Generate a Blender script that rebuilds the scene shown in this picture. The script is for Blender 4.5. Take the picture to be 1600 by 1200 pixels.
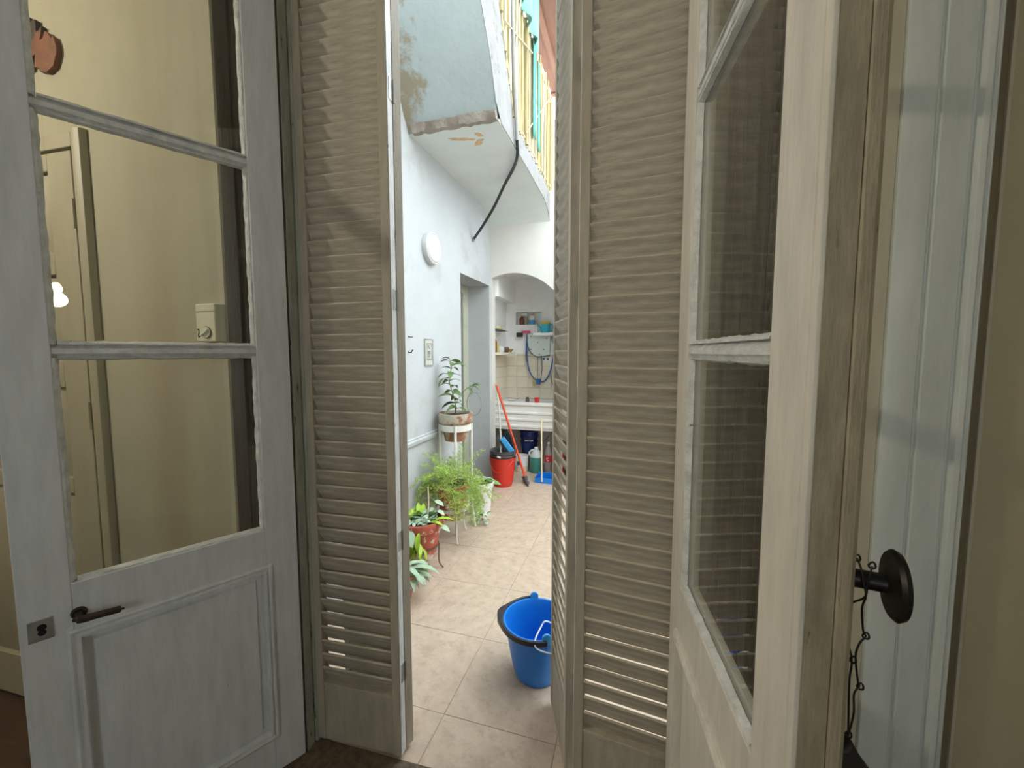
import bpy, bmesh, math, random
from mathutils import Vector, Matrix
random.seed(7)
for o in list(bpy.data.objects): bpy.data.objects.remove(o)
sc = bpy.context.scene
col = sc.collection
R = math.radians
PI = math.pi

# ------------------------------------------------------------------ camera
EYE = 1.45
FPX = 640.0
cam_d = bpy.data.cameras.new('camera')
cam_d.sensor_fit = 'HORIZONTAL'; cam_d.sensor_width = 36.0
cam_d.lens = 36.0 * FPX / 1600.0
cam_d.clip_start = 0.02; cam_d.clip_end = 200
cam = bpy.data.objects.new('camera', cam_d); col.objects.link(cam)
cam.location = (0, 0, EYE)
cam.rotation_euler = (R(90 - 4.467), 0, R(16.651))
sc.camera = cam

# ------------------------------------------------------------------ world (bright overcast sky)
w = bpy.data.worlds.new('overcast_sky'); sc.world = w; w.use_nodes = True
bg = w.node_tree.nodes['Background']
bg.inputs[0].default_value = (0.87, 0.95, 1.0, 1)
bg.inputs[1].default_value = 4.6

vs = sc.view_settings
vs.view_transform = 'Standard'; vs.look = 'None'; vs.exposure = 0.38; vs.gamma = 1.0
vs.use_curve_mapping = False

# ------------------------------------------------------------------ materials
def srgb(r, g, b):
    f = lambda c: (c/255/12.92) if c/255 <= .04045 else ((c/255+.055)/1.055)**2.4
    return (f(r), f(g), f(b))
MATS = {}
def mat(name, c, rough=.6, var=.10, scale=6, stretch=(1,1,1), bump=.0, bscale=60, metal=0.0,
        stain=None, stain_scale=3, stain_at=.62, stain_soft=.06, stain_grad=None, trans=0, alpha=None, detail=6, spec=.5, coat=0):
    """principled paint: colour mottled by noise, optional stain patches with their own outline, optional fine bump"""
    m = bpy.data.materials.new(name); m.use_nodes = True
    nt = m.node_tree; N = nt.nodes; L = nt.links
    b = N['Principled BSDF']
    tc = N.new('ShaderNodeTexCoord'); mp = N.new('ShaderNodeMapping'); mp.inputs['Scale'].default_value = stretch
    L.new(tc.outputs['Object'], mp.inputs[0])
    n = N.new('ShaderNodeTexNoise'); n.inputs['Scale'].default_value = scale; n.inputs['Detail'].default_value = detail; n.inputs['Roughness'].default_value = .65
    L.new(mp.outputs[0], n.inputs['Vector'])
    r = N.new('ShaderNodeValToRGB'); r.color_ramp.elements[0].position = .3; r.color_ramp.elements[1].position = .72
    r.color_ramp.elements[0].color = tuple(max(0, x*(1-var)) for x in c) + (1,)
    r.color_ramp.elements[1].color = tuple(min(1, x*(1+var)) for x in c) + (1,)
    L.new(n.outputs['Fac'], r.inputs[0])
    out = r.outputs[0]
    if stain:
        n2 = N.new('ShaderNodeTexNoise'); n2.inputs['Scale'].default_value = stain_scale; n2.inputs['Detail'].default_value = 8; n2.inputs['Roughness'].default_value = .7
        L.new(mp.outputs[0], n2.inputs['Vector'])
        fac = n2.outputs['Fac']
        if stain_grad:          # more stain towards one end of an object axis: (axis, from, to, gain)
            ax, a0, a1, g = stain_grad
            sx = N.new('ShaderNodeSeparateXYZ'); L.new(tc.outputs['Object'], sx.inputs[0])
            mr = N.new('ShaderNodeMapRange'); mr.inputs[1].default_value = a0; mr.inputs[2].default_value = a1
            mr.inputs[3].default_value = 0; mr.inputs[4].default_value = g
            L.new(sx.outputs[ax], mr.inputs[0])
            ad = N.new('ShaderNodeMath'); ad.operation = 'ADD'; L.new(fac, ad.inputs[0]); L.new(mr.outputs[0], ad.inputs[1]); fac = ad.outputs[0]
        r2 = N.new('ShaderNodeValToRGB'); r2.color_ramp.elements[0].position = stain_at; r2.color_ramp.elements[1].position = min(1, stain_at+stain_soft)
        r2.color_ramp.elements[0].color = (0,0,0,1); r2.color_ramp.elements[1].color = (1,1,1,1)
        L.new(fac, r2.inputs[0])
        mx = N.new('ShaderNodeMix'); mx.data_type = 'RGBA'
        L.new(r2.outputs[0], mx.inputs[0]); L.new(out, mx.inputs[6]); mx.inputs[7].default_value = stain + (1,)
        out = mx.outputs[2]
    L.new(out, b.inputs['Base Color'])
    b.inputs['Roughness'].default_value = rough
    b.inputs['Metallic'].default_value = metal
    b.inputs['Specular IOR Level'].default_value = spec
    if coat: b.inputs['Coat Weight'].default_value = coat
    if trans:
        b.inputs['Transmission Weight'].default_value = trans
    if bump:
        n3 = N.new('ShaderNodeTexNoise'); n3.inputs['Scale'].default_value = bscale; n3.inputs['Detail'].default_value = 5
        L.new(mp.outputs[0], n3.inputs['Vector'])
        bp = N.new('ShaderNodeBump'); bp.inputs['Strength'].default_value = bump; bp.inputs['Distance'].default_value = .01
        L.new(n3.outputs['Fac'], bp.inputs['Height']); L.new(bp.outputs[0], b.inputs['Normal'])
    MATS[name] = m
    return m

def glass_mat(name, tint=(.97,.985,.97)):
    """clear window glass: transparent plus a Schlick mirror on each face, faint dust"""
    m = bpy.data.materials.new(name); m.use_nodes = True
    nt = m.node_tree; N = nt.nodes; L = nt.links
    N.remove(N['Principled BSDF']); out = N['Material Output']
    g = N.new('ShaderNodeNewGeometry')
    d = N.new('ShaderNodeVectorMath'); d.operation = 'DOT_PRODUCT'; L.new(g.outputs['Incoming'], d.inputs[0]); L.new(g.outputs['Normal'], d.inputs[1])
    a = N.new('ShaderNodeMath'); a.operation = 'ABSOLUTE'; L.new(d.outputs['Value'], a.inputs[0])
    s = N.new('ShaderNodeMath'); s.operation = 'SUBTRACT'; s.inputs[0].default_value = 1; L.new(a.outputs[0], s.inputs[1])
    p = N.new('ShaderNodeMath'); p.operation = 'POWER'; L.new(s.outputs[0], p.inputs[0]); p.inputs[1].default_value = 5
    mu = N.new('ShaderNodeMath'); mu.operation = 'MULTIPLY_ADD'; L.new(p.outputs[0], mu.inputs[0]); mu.inputs[1].default_value = .96; mu.inputs[2].default_value = .04
    t = N.new('ShaderNodeBsdfTransparent'); t.inputs[0].default_value = tint + (1,)
    gl = N.new('ShaderNodeBsdfGlossy'); gl.inputs['Roughness'].default_value = .0; gl.inputs[0].default_value = (1,1,1,1)
    mx = N.new('ShaderNodeMixShader'); L.new(mu.outputs[0], mx.inputs[0]); L.new(t.outputs[0], mx.inputs[1]); L.new(gl.outputs[0], mx.inputs[2])
    tc = N.new('ShaderNodeTexCoord'); mp = N.new('ShaderNodeMapping'); mp.inputs['Scale'].default_value = (14, 14, 1.5); L.new(tc.outputs['Object'], mp.inputs[0])
    n = N.new('ShaderNodeTexNoise'); n.inputs['Scale'].default_value = 2.0; n.inputs['Detail'].default_value = 7; L.new(mp.outputs[0], n.inputs['Vector'])
    rr = N.new('ShaderNodeMapRange'); rr.inputs[1].default_value = .45; rr.inputs[2].default_value = .85; rr.inputs[3].default_value = 0.0; rr.inputs[4].default_value = .06; L.new(n.outputs['Fac'], rr.inputs[0])
    df = N.new('ShaderNodeBsdfDiffuse'); df.inputs[0].default_value = (.5,.5,.48,1)
    mx2 = N.new('ShaderNodeMixShader'); L.new(rr.outputs[0], mx2.inputs[0]); L.new(mx.outputs[0], mx2.inputs[1]); L.new(df.outputs[0], mx2.inputs[2])
    L.new(mx2.outputs[0], out.inputs['Surface'])
    MATS[name] = m
    return m

def emit_mat(name, c, s):
    m = bpy.data.materials.new(name); m.use_nodes = True
    b = m.node_tree.nodes['Principled BSDF']; b.inputs['Base Color'].default_value = c + (1,)
    b.inputs['Emission Color'].default_value = c + (1,); b.inputs['Emission Strength'].default_value = s
    MATS[name] = m
    return m

M = MATS
mat('door_paint', (.66,.68,.70), rough=.42, var=.12, scale=5, stretch=(6,6,1), bump=.12, bscale=25,
    stain=(.20,.16,.11), stain_scale=9, stain_at=.69, stain_soft=.05)
mat('door_paint_warm', (.69,.65,.57), rough=.42, var=.14, scale=5, stretch=(6,6,1), bump=.12, bscale=25,
    stain=(.22,.17,.11), stain_scale=9, stain_at=.70, stain_soft=.05)
mat('bead_paint', (.66,.675,.66), rough=.5, var=.22, scale=30, bump=.5, bscale=90, stain=(.10,.08,.06), stain_scale=28, stain_at=.66, stain_soft=.03)
mat('jamb_paint', (.36,.375,.32), rough=.5, var=.25, scale=8, stretch=(5,5,1), bump=.2, bscale=30, stain=(.07,.06,.045), stain_scale=7, stain_at=.6)
mat('shutter_paint', (.44,.395,.32), rough=.6, var=.16, scale=7, stretch=(5,5,1), bump=.2, bscale=40, stain=(.09,.07,.05), stain_scale=18, stain_at=.69, stain_soft=.04)
mat('slat_paint', (.49,.44,.355), rough=.65, var=.30, scale=9, stretch=(1,8,8), bump=.25, bscale=40, stain=(.13,.10,.07), stain_scale=7, stain_at=.62, stain_soft=.15)
mat('edge_paint_lit', (.78,.80,.80), rough=.5, var=.2, scale=12, stretch=(4,4,1), bump=.3, bscale=40, stain=(.08,.07,.06), stain_scale=9, stain_at=.62, stain_soft=.03)  # pale tone holds the daylight falling on the shutter ends
mat('interior_wall', (.33,.305,.225), rough=.8, var=.05, scale=2.5, bump=.08, bscale=120)
mat('interior_wall_right', (.46,.405,.275), rough=.8, var=.08, scale=2.5, bump=.08, bscale=120)
mat('casing_paint', (.62,.65,.63), rough=.45, var=.08, scale=5, stretch=(6,6,1), bump=.06, bscale=30)
mat('casing_beige', (.54,.49,.37), rough=.5, var=.08, scale=5, stretch=(6,6,1), bump=.06, bscale=30)
mat('brown_shade_seam', (.19,.155,.095), rough=.5, var=.08, scale=5)  # brown for the painted shadow beside the casing and the thermostat seam
mat('dark_wood', (.026,.016,.010), rough=.4, var=.45, scale=8, stretch=(10,10,.6), bump=.3, bscale=30)
mat('room_floor', (.06,.035,.022), rough=.45, var=.3, scale=6, stretch=(1,8,1))
mat('ceiling_paint', (.6,.57,.48), rough=.9, var=.04)
mat('cream_door', (.31,.28,.20), rough=.5, var=.07, scale=4, stretch=(6,6,1))
mat('sill_stone', (.13,.10,.065), rough=.8, var=.5, scale=40, bump=.5, bscale=60)
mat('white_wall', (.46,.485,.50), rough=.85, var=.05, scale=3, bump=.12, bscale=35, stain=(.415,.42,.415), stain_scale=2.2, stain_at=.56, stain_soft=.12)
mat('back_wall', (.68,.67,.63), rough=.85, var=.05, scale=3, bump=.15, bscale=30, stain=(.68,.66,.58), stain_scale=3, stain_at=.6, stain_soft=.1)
mat('niche_wall', (.88,.89,.88), rough=.85, var=.06, scale=4, bump=.15, bscale=30)
mat('soffit_plaster', (.66,.71,.70), rough=.85, var=.05, scale=3, bump=.15, bscale=30, stain=(.60,.46,.30), stain_scale=4.2, stain_at=.72, stain_soft=.03)
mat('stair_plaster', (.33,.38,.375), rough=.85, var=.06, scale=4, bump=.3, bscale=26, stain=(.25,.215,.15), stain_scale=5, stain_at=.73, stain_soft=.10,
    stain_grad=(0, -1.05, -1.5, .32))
mat('fascia_paint', (.235,.235,.23), rough=.8, var=.15, scale=8, bump=.4, bscale=20, stain=(.15,.135,.115), stain_scale=9, stain_at=.56, stain_soft=.08)
mat('bare_concrete', (.31,.27,.23), rough=.9, var=.25, scale=14, bump=.6, bscale=40)
mat('tan_patch', (.62,.42,.24), rough=.9, var=.25, scale=20)
mat('floor_tile', (.56,.44,.335), rough=.45, var=.16, scale=11, bump=.05, bscale=50, stain=(.42,.305,.215), stain_scale=15, stain_at=.50, stain_soft=.20, detail=10)
mat('grout', (.42,.33,.25), rough=.9, var=.15, scale=20)
mat('wall_tile', (.74,.67,.54), rough=.25, var=.08, scale=4)
mat('sink_white', (.78,.77,.73), rough=.5, var=.08, scale=6, bump=.1, bscale=30, stain=(.45,.42,.36), stain_scale=6, stain_at=.66)
mat('sink_under', (.10,.09,.08), rough=.9, var=.4, scale=12)
mat('terracotta', (.42,.17,.09), rough=.8, var=.2, scale=9, bump=.2, bscale=40)
mat('ornament_clay', (.15,.05,.02), rough=.6, var=.35, scale=22, bump=.3, bscale=50, stain=(.03,.02,.014), stain_scale=9, stain_at=.62, stain_grad=(2,2.5,2.62,.35))
mat('red_pot', (.46,.10,.06), rough=.6, var=.2, scale=7, bump=.2, bscale=30, stain=(.60,.53,.46), stain_scale=14, stain_at=.525, stain_soft=.04)
mat('mossy_pot', (.46,.42,.33), rough=.85, var=.3, scale=12, bump=.4, bscale=30, stain=(.30,.14,.09), stain_scale=6, stain_at=.47, stain_soft=.06)
mat('white_pot', (.74,.74,.70), rough=.6, var=.15, scale=8, stain=(.35,.33,.28), stain_scale=7, stain_at=.62)
mat('soil', (.05,.035,.022), rough=1, var=.5, scale=30, bump=.8, bscale=40)
mat('stand_white', (.72,.71,.67), rough=.5, var=.15, scale=10, stain=(.25,.16,.10), stain_scale=14, stain_at=.66)
mat('iron_rust', (.14,.085,.055), rough=.7, var=.4, scale=20)
mat('leaf_dark', (.10,.17,.055), rough=.4, var=.3, scale=12)
mat('leaf_mid', (.16,.30,.07), rough=.45, var=.3, scale=12)
mat('leaf_bright', (.36,.55,.05), rough=.45, var=.25, scale=12)
mat('leaf_silver', (.38,.52,.36), rough=.5, var=.25, scale=12)
mat('leaf_pale', (.44,.56,.44), rough=.5, var=.3, scale=30)
mat('fern_green', (.40,.55,.12), rough=.6, var=.3, scale=9)
mat('twig', (.40,.32,.20), rough=.8, var=.2)
mat('stem_green', (.20,.25,.10), rough=.6, var=.2)
mat('blue_plastic', (.008,.19,.66), rough=.32, var=.05, scale=3)
mat('light_blue', (.05,.32,.68), rough=.35, var=.05)
mat('black_plastic', (.018,.018,.022), rough=.4, var=.2)
mat('grey_plastic', (.09,.09,.09), rough=.5, var=.2)
mat('red_plastic', (.62,.035,.02), rough=.4, var=.08)
mat('orange_handle', (.72,.07,.02), rough=.35, var=.08)
mat('navy_plastic', (.015,.03,.17), rough=.4, var=.15)
mat('white_plastic', (.78,.78,.76), rough=.4, var=.05)
mat('cream_plastic', (.70,.63,.48), rough=.45, var=.05)
mat('teal_liquid', (.055,.24,.20), rough=.3, var=.06)
mat('jug_clear', (.62,.68,.66), rough=.25, var=.05)
mat('bottle_clear', (.30,.27,.24), rough=.12, var=.1)
mat('label_red', (.55,.02,.03), rough=.5, var=.1)
mat('turquoise', (.03,.46,.62), rough=.35, var=.05)
mat('yellow_plastic', (.72,.50,.05), rough=.4, var=.05)
mat('pink_plastic', (.62,.07,.20), rough=.4, var=.1)
mat('coral_plastic', (.78,.30,.20), rough=.4, var=.1)
mat('green_cloth', (.02,.20,.11), rough=.8, var=.1)
mat('brown_glass', (.16,.05,.02), rough=.2, var=.1)
mat('olive_bottle', (.42,.42,.08), rough=.3, var=.1)
mat('brass', (.45,.36,.13), rough=.35, var=.2, metal=.7)
mat('sponge', (.62,.55,.33), rough=.9, var=.15, scale=30)
mat('bag_cloth', (.60,.66,.63), rough=.9, var=.06, scale=30)
mat('navy_trim', (.02,.045,.14), rough=.8, var=.1)
mat('blue_strap', (.03,.11,.32), rough=.7, var=.1)
mat('lamp_white', (.56,.57,.57), rough=.45, var=.04)
mat('edge_shade_dirt', (.36,.31,.215), rough=.6, var=.25, scale=9, stretch=(5,5,1), bump=.3, bscale=40, stain=(.10,.08,.05), stain_scale=8, stain_at=.62)  # brown tone carries the shade of the door edge turned from the light
mat('white_wire', (.70,.74,.80), rough=.4, var=.05)
mat('pale_wood', (.72,.64,.42), rough=.6, var=.1)
mat('broom_wood', (.62,.58,.50), rough=.7, var=.3, scale=20, stain=(.2,.17,.13), stain_scale=25, stain_at=.6)
mat('reed', (.38,.30,.14), rough=.7, var=.25, scale=9, stretch=(3,3,.6))
mat('reed_pale', (.42,.37,.24), rough=.7, var=.2, scale=9, stretch=(3,3,.6))
mat('teal_cloth', (.07,.30,.25), rough=.8, var=.1)
mat('mint_cloth', (.22,.47,.39), rough=.8, var=.08)
mat('roof_board', (.27,.13,.08), rough=.7, var=.2, scale=5, stretch=(6,.5,6), bump=.1)
mat('ochre_wall', (.78,.55,.20), rough=.8, var=.1)
mat('orange_cloth', (.82,.16,.07), rough=.8, var=.1)
mat('pipe_grey', (.27,.265,.24), rough=.5, var=.15)
mat('hose_black', (.02,.022,.022), rough=.5, var=.2)
mat('iron_black', (.012,.011,.010), rough=.42, var=.4, scale=20, metal=.3)
mat('iron_handle', (.055,.04,.033), rough=.38, var=.4, scale=30, metal=.6)
mat('steel_plate', (.36,.36,.34), rough=.4, var=.2, scale=20, metal=.5)
mat('keyhole', (.003,.003,.003), rough=.9, var=.0)
mat('thermostat', (.58,.56,.44), rough=.45, var=.03)
mat('frame_green', (.42,.43,.34), rough=.6, var=.1)
mat('door_dark', (.02,.02,.018), rough=.5, var=.2)
mat('plaque_cream', (.50,.51,.47), rough=.3, var=.04)
mat('plaque_ink', (.20,.22,.21), rough=.4, var=.1)
mat('pouch', (.016,.015,.011), rough=.7, var=.3)
glass_mat('window_glass')
emit_mat('bulb_glow', (1.0, .80, .52), 30.0)

# ------------------------------------------------------------------ mesh helpers
class MB:
    def __init__(s): s.v = []; s.f = []; s.mi = []
    def add(s, verts, faces, mi=0):
        k = len(s.v); s.v += [tuple(p) for p in verts]; s.f += [tuple(i+k for i in f) for f in faces]; s.mi += [mi]*len(faces); return s
    def box(s, x0, x1, y0, y1, z0, z1, mi=0):
        v = [(x,y,z) for x in (x0,x1) for y in (y0,y1) for z in (z0,z1)]
        return s.add(v, [(0,1,3,2),(4,6,7,5),(0,4,5,1),(2,3,7,6),(0,2,6,4),(1,5,7,3)], mi)
    def prism(s, poly, a0, a1, axis='z', mi=0):
        """poly 2-D, extruded along axis (z: poly=(x,y); x: poly=(y,z); y: poly=(x,z))"""
        def P(p, a): return {'z':(p[0],p[1],a),'x':(a,p[0],p[1]),'y':(p[0],a,p[1])}[axis]
        n = len(poly); v = [P(p,a0) for p in poly]+[P(p,a1) for p in poly]
        f = [tuple(range(n))[::-1], tuple(range(n,2*n))]+[(i,(i+1)%n,(i+1)%n+n,i+n) for i in range(n)]
        return s.add(v, f, mi)
    def tube(s, pts, r, n=8, cap=True, mi=0):
        pts = [Vector(p) for p in pts]; rr = r if isinstance(r,(list,tuple)) else [r]*len(pts)
        v = []; up = Vector((0,0,1)); prev = None
        for i,p in enumerate(pts):
            t = (pts[min(i+1,len(pts)-1)]-pts[max(i-1,0)]).normalized()
            if prev is None:
                a = t.cross(up) if abs(t.dot(up))<.95 else t.cross(Vector((1,0,0)))
            else: a = prev - t*prev.dot(t)
            a.normalize(); prev = a; b = t.cross(a)
            v += [tuple(p+(a*math.cos(2*PI*k/n)+b*math.sin(2*PI*k/n))*rr[i]) for k in range(n)]
        f = [(i*n+k, i*n+(k+1)%n, (i+1)*n+(k+1)%n, (i+1)*n+k) for i in range(len(pts)-1) for k in range(n)]
        if cap: f += [tuple(range(n))[::-1], tuple(range((len(pts)-1)*n, len(pts)*n))]
        return s.add(v, f, mi)
    def lathe(s, prof, n=28, c=(0,0,0), mi=0, closed=False):
        """prof list of (r,z) around vertical axis at c; r=0 ends give poles"""
        v = []; idx = []
        for r,z in prof:
            if r < 1e-6: idx.append([len(v)]); v.append((c[0],c[1],c[2]+z))
            else:
                idx.append(list(range(len(v),len(v)+n)))
                v += [(c[0]+r*math.cos(2*PI*k/n), c[1]+r*math.sin(2*PI*k/n), c[2]+z) for k in range(n)]
        f = []
        for A,B in zip(idx, idx[1:]):
            for k in range(n):
                a0=A[k%len(A)]; a1=A[(k+1)%len(A)]; b0=B[k%len(B)]; b1=B[(k+1)%len(B)]
                q=[a0,a1,b1,b0]; q=[x for i,x in enumerate(q) if x not in q[:i]]
                if len(q)>2: f.append(tuple(q))
        return s.add(v, f, mi)
    def build(s, name, mats, parent=None, loc=None, rot=None, smooth=35, bevel=0, seg=2, fix=True):
        me = bpy.data.meshes.new(name); me.from_pydata(s.v, [], s.f)
        for m in (mats if isinstance(mats,(list,tuple)) else [mats]): me.materials.append(M[m])
        me.polygons.foreach_set('material_index', s.mi)
        if fix:
            b = bmesh.new(); b.from_mesh(me); bmesh.ops.recalc_face_normals(b, faces=b.faces); b.to_mesh(me); b.free()
        if smooth:
            me.polygons.foreach_set('use_smooth', [True]*len(me.polygons)); me.set_sharp_from_angle(angle=R(smooth))
        me.update()
        return link(name, me, parent, loc, rot, bevel, seg)
def link(name, me, parent=None, loc=None, rot=None, bevel=0, seg=2):
    o = bpy.data.objects.new(name, me); col.objects.link(o)
    if parent: o.parent = parent
    if loc is not None: o.location = loc
    if rot is not None: o.rotation_euler = rot if isinstance(rot,(tuple,list)) else (0,0,rot)
    if bevel:
        md = o.modifiers.new('soft_edge','BEVEL'); md.width = bevel; md.segments = seg; md.limit_method='ANGLE'; md.angle_limit=R(40)
    return o
def empty(name, loc=(0,0,0), rz=0, parent=None):
    o = bpy.data.objects.new(name, None); o.empty_display_size=.05; col.objects.link(o); o.location=loc; o.rotation_euler=(0,0,rz)
    if parent: o.parent = parent
    return o
def tag(o, label, cat, group=None, kind=None):
    o['label']=label; o['category']=cat
    if group: o['group']=group
    if kind: o['kind']=kind
    return o
def struct(o, label=None, cat=None):
    o['kind']='structure'
    if label: o['label']=label
    if cat: o['category']=cat
    return o
def spline(pts, n=6):
    """catmull-rom through the points"""
    P=[Vector(p) for p in pts]; P=[P[0]*2-P[1]]+P+[P[-1]*2-P[-2]]; out=[]
    for i in range(1,len(P)-2):
        for k in range(n):
            t=k/n; a,b,c,d=P[i-1:i+3]
            out.append(.5*((2*b)+(c-a)*t+(2*a-5*b+4*c-d)*t*t+(3*b-a-3*c+d)*t**3))
    out.append(P[-2]); return out

# room frame: u along the door wall, v outwards; turned a little against the courtyard
OX, OY, RT = -1.105, 1.105, R(2.4)
def room(b, name, mats, parent=None, **k): return b.build(name, mats, parent, **({} if parent else dict(loc=(OX,OY,0), rot=RT)), **k)
def W2(u,v): return (OX+u*math.cos(RT)-v*math.sin(RT), OY+u*math.sin(RT)+v*math.cos(RT))

# ================================================================== ROOM SHELL
CEIL = 3.3
b = MB()
b.prism([(-2.7,-.08),(-.172,-.08),(-.06,.037),(-.06,.10),(-2.7,.10)], 0, CEIL)
b.prism([(-.155,-.08),(1.435,-.08),(1.435,.10),(-.155,.10)], 2.78, CEIL)
struct(room(b,'wall_front','interior_wall'), 'cream plastered inner wall left of the glazed doors', 'wall')
b = MB(); b.prism([(1.435,-.08),(2.7,-.08),(2.7,.10),(1.325,.10),(1.325,.037)], 0, 2.78); b.box(1.4351,2.7,-.08,.10,2.7801,CEIL)
struct(room(b,'wall_right_of_door','interior_wall_right'), 'tan plastered inner wall right of the moulded casing', 'wall')
b = MB(); b.box(-2.8,-2.7,-3.4,.1,0,CEIL); struct(room(b,'wall_left','interior_wall'), 'cream side wall of the dim room', 'wall')
b = MB(); b.box(2.7,2.8,-3.4,.1,0,CEIL); struct(room(b,'wall_right','interior_wall'), 'cream right side wall of the dim room', 'wall')
b = MB(); b.box(-2.8,.2,-3.5,-3.4,0,CEIL); b.box(1.3,2.8,-3.5,-3.4,0,CEIL); b.box(.2,1.3,-3.5,-3.4,0,1.1); b.box(.2,1.3,-3.5,-3.4,2.3,CEIL)
struct(room(b,'wall_back','interior_wall'), 'cream wall behind the viewer', 'wall')
wn = empty('fill_window_1',(OX,OY,0),RT); struct(wn,'unseen window added in the wall behind the viewer to fill the room with daylight','window')  # not seen from the camera, added to brighten the room
for q in ((.2,.26,1.1,2.3),(1.24,1.3,1.1,2.3),(.72,.78,1.16,2.24),(.26,1.24,1.1,1.16),(.26,1.24,2.24,2.3)):
    b=MB(); b.box(q[0],q[1],-3.48,-3.42,q[2],q[3]); b.build('sash','cream_door',wn,bevel=.004)
for q in ((.26,.72),(.78,1.24)):
    b=MB(); b.box(q[0],q[1],-3.452,-3.448,1.16,2.24); b.build('pane','window_glass',wn,smooth=0)
b = MB(); b.box(-2.8,2.8,-3.5,.1,CEIL,CEIL+.1); struct(room(b,'ceiling','ceiling_paint'), 'plain ceiling of the dim room', 'ceiling')
b = MB(); b.box(-2.8,2.8,-3.5,-.078,-.06,-.002); struct(room(b,'floor','room_floor'), 'dark timber floor of the room', 'floor')
b = MB(); b.box(-.16,1.44,-.10,.062,-.08,.004); struct(room(b,'trim_1','sill_stone',bevel=.004), 'rough brown stone door sill under the left shutter', 'sill')

# door frame posts
b = MB(); b.prism([(0,.004),(0,.040),(-.006,.044),(-.006,.047),(.008,.049),(.008,.10),(-.06,.10),(-.06,.037)], 0, 2.78)
struct(room(b,'trim_2','jamb_paint',bevel=.0015), 'weathered grey-green frame post between left door and left shutter', 'door frame')
b = MB(); b.prism([(1.264,.008),(1.264,.10),(1.324,.10),(1.324,.037)], 0, 2.78)
struct(room(b,'trim_3','jamb_paint',bevel=.0015), 'frame post behind the right glazed door', 'door frame')
b = MB(); b.box(-.06,1.324,.0,.10,2.745,2.78)
struct(room(b,'trim_4','jamb_paint'), 'frame head above the glazed doors', 'door frame')
# dark fluted lining seen through the left door glass
b = MB()
p0=Vector((-.064,.030)); p1=Vector((-.175,-.084)); d=(p1-p0); L0=d.length; d.normalize(); nn=Vector((d.y,-d.x))
if nn.x < 0: nn=-nn
poly=[]
prof=[(0,0),(0,.008),(.012,.010),(.018,.004),(.024,.010),(.040,.010),(.046,.003),(.052,.010),(.070,.010),(.076,.003),(.082,.010),(.100,.011),(.106,.004),(.112,.012),(.134,.013),(.146,.010),(.148,0)]
for a,h in prof:
    q=p0+d*a+nn*h; poly.append((q.x,q.y))
b.prism(poly,0,2.76)
b2=MB(); b2.prism([(1.262-p[0]+.0,p[1]) for p in poly],0,2.76)
struct(room(b2,'trim_10','dark_wood'), 'dark brown fluted wood lining behind the right door glass', 'door lining')
struct(room(b,'trim_5','dark_wood'), 'dark brown fluted wood lining seen through the left door glass', 'door lining')

# moulded casing on the wall to the right
cas = empty('casing_root'); cas.name='trim_6'; cas.location=(OX,OY,0); cas.rotation_euler=(0,0,RT)
struct(cas, 'pale blue-grey moulded door casing beside the black knob', 'casing')
W0=-.08
b=MB(); b.prism([(1.47,W0),(1.47,W0-.012),(1.56,W0-.014),(1.615,W0-.016),(1.615,W0)],0,2.95); b.build('inner_board','casing_beige',cas,bevel=.002)
b=MB(); b.prism([(1.615,W0),(1.615,W0-.024),(1.628,W0-.030),(1.668,W0-.030),(1.671,W0-.024),(1.675,W0-.024),(1.678,W0-.030),(1.728,W0-.029),(1.732,W0-.022),(1.736,W0-.022),(1.742,W0-.034),(1.752,W0-.036),(1.757,W0-.030),(1.762,W0-.034),(1.766,W0-.030),(1.766,W0)],0,2.95); b.build('moulding','casing_paint',cas,bevel=.0012)
b=MB(); b.prism([(1.7661,W0),(1.7661,W0-.006),(1.793,W0-.006),(1.793,W0)],0,2.95); b.build('shadow_strip','brown_shade_seam',cas)  # dark strip painted in for the shadow at the casing's outer side
b=MB(); b.prism([(1.793,W0),(1.793,W0-.012),(1.797,W0-.015),(1.801,W0-.012),(1.801,W0)],0,2.95); b.build('edge_bead','casing_beige',cas)

# panelled door in the front wall, seen through the left door glass
dr = empty('door_3', (OX+.024,OY+.001,0), RT); struct(dr,'closed cream panelled door seen through the left door glass','door')
b=MB(); V0=-.08
b.prism([(-.797,V0),(-.797,V0-.018),(-.790,V0-.025),(-.772,V0-.028),(-.756,V0-.022),(-.749,V0-.010),(-.749,V0)],0,2.215); b.build('casing','cream_door',dr,bevel=.003)
b=MB(); b.prism([(-1.67,V0),(-1.67,V0-.03),(-1.62,V0-.03),(-1.62,V0)],0,2.17); b.build('casing','cream_door',dr,bevel=.004)
b=MB(); b.box(-1.62,-.797,V0-.022,V0,2.155,2.205); b.build('head_casing','cream_door',dr,bevel=.003)
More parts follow.
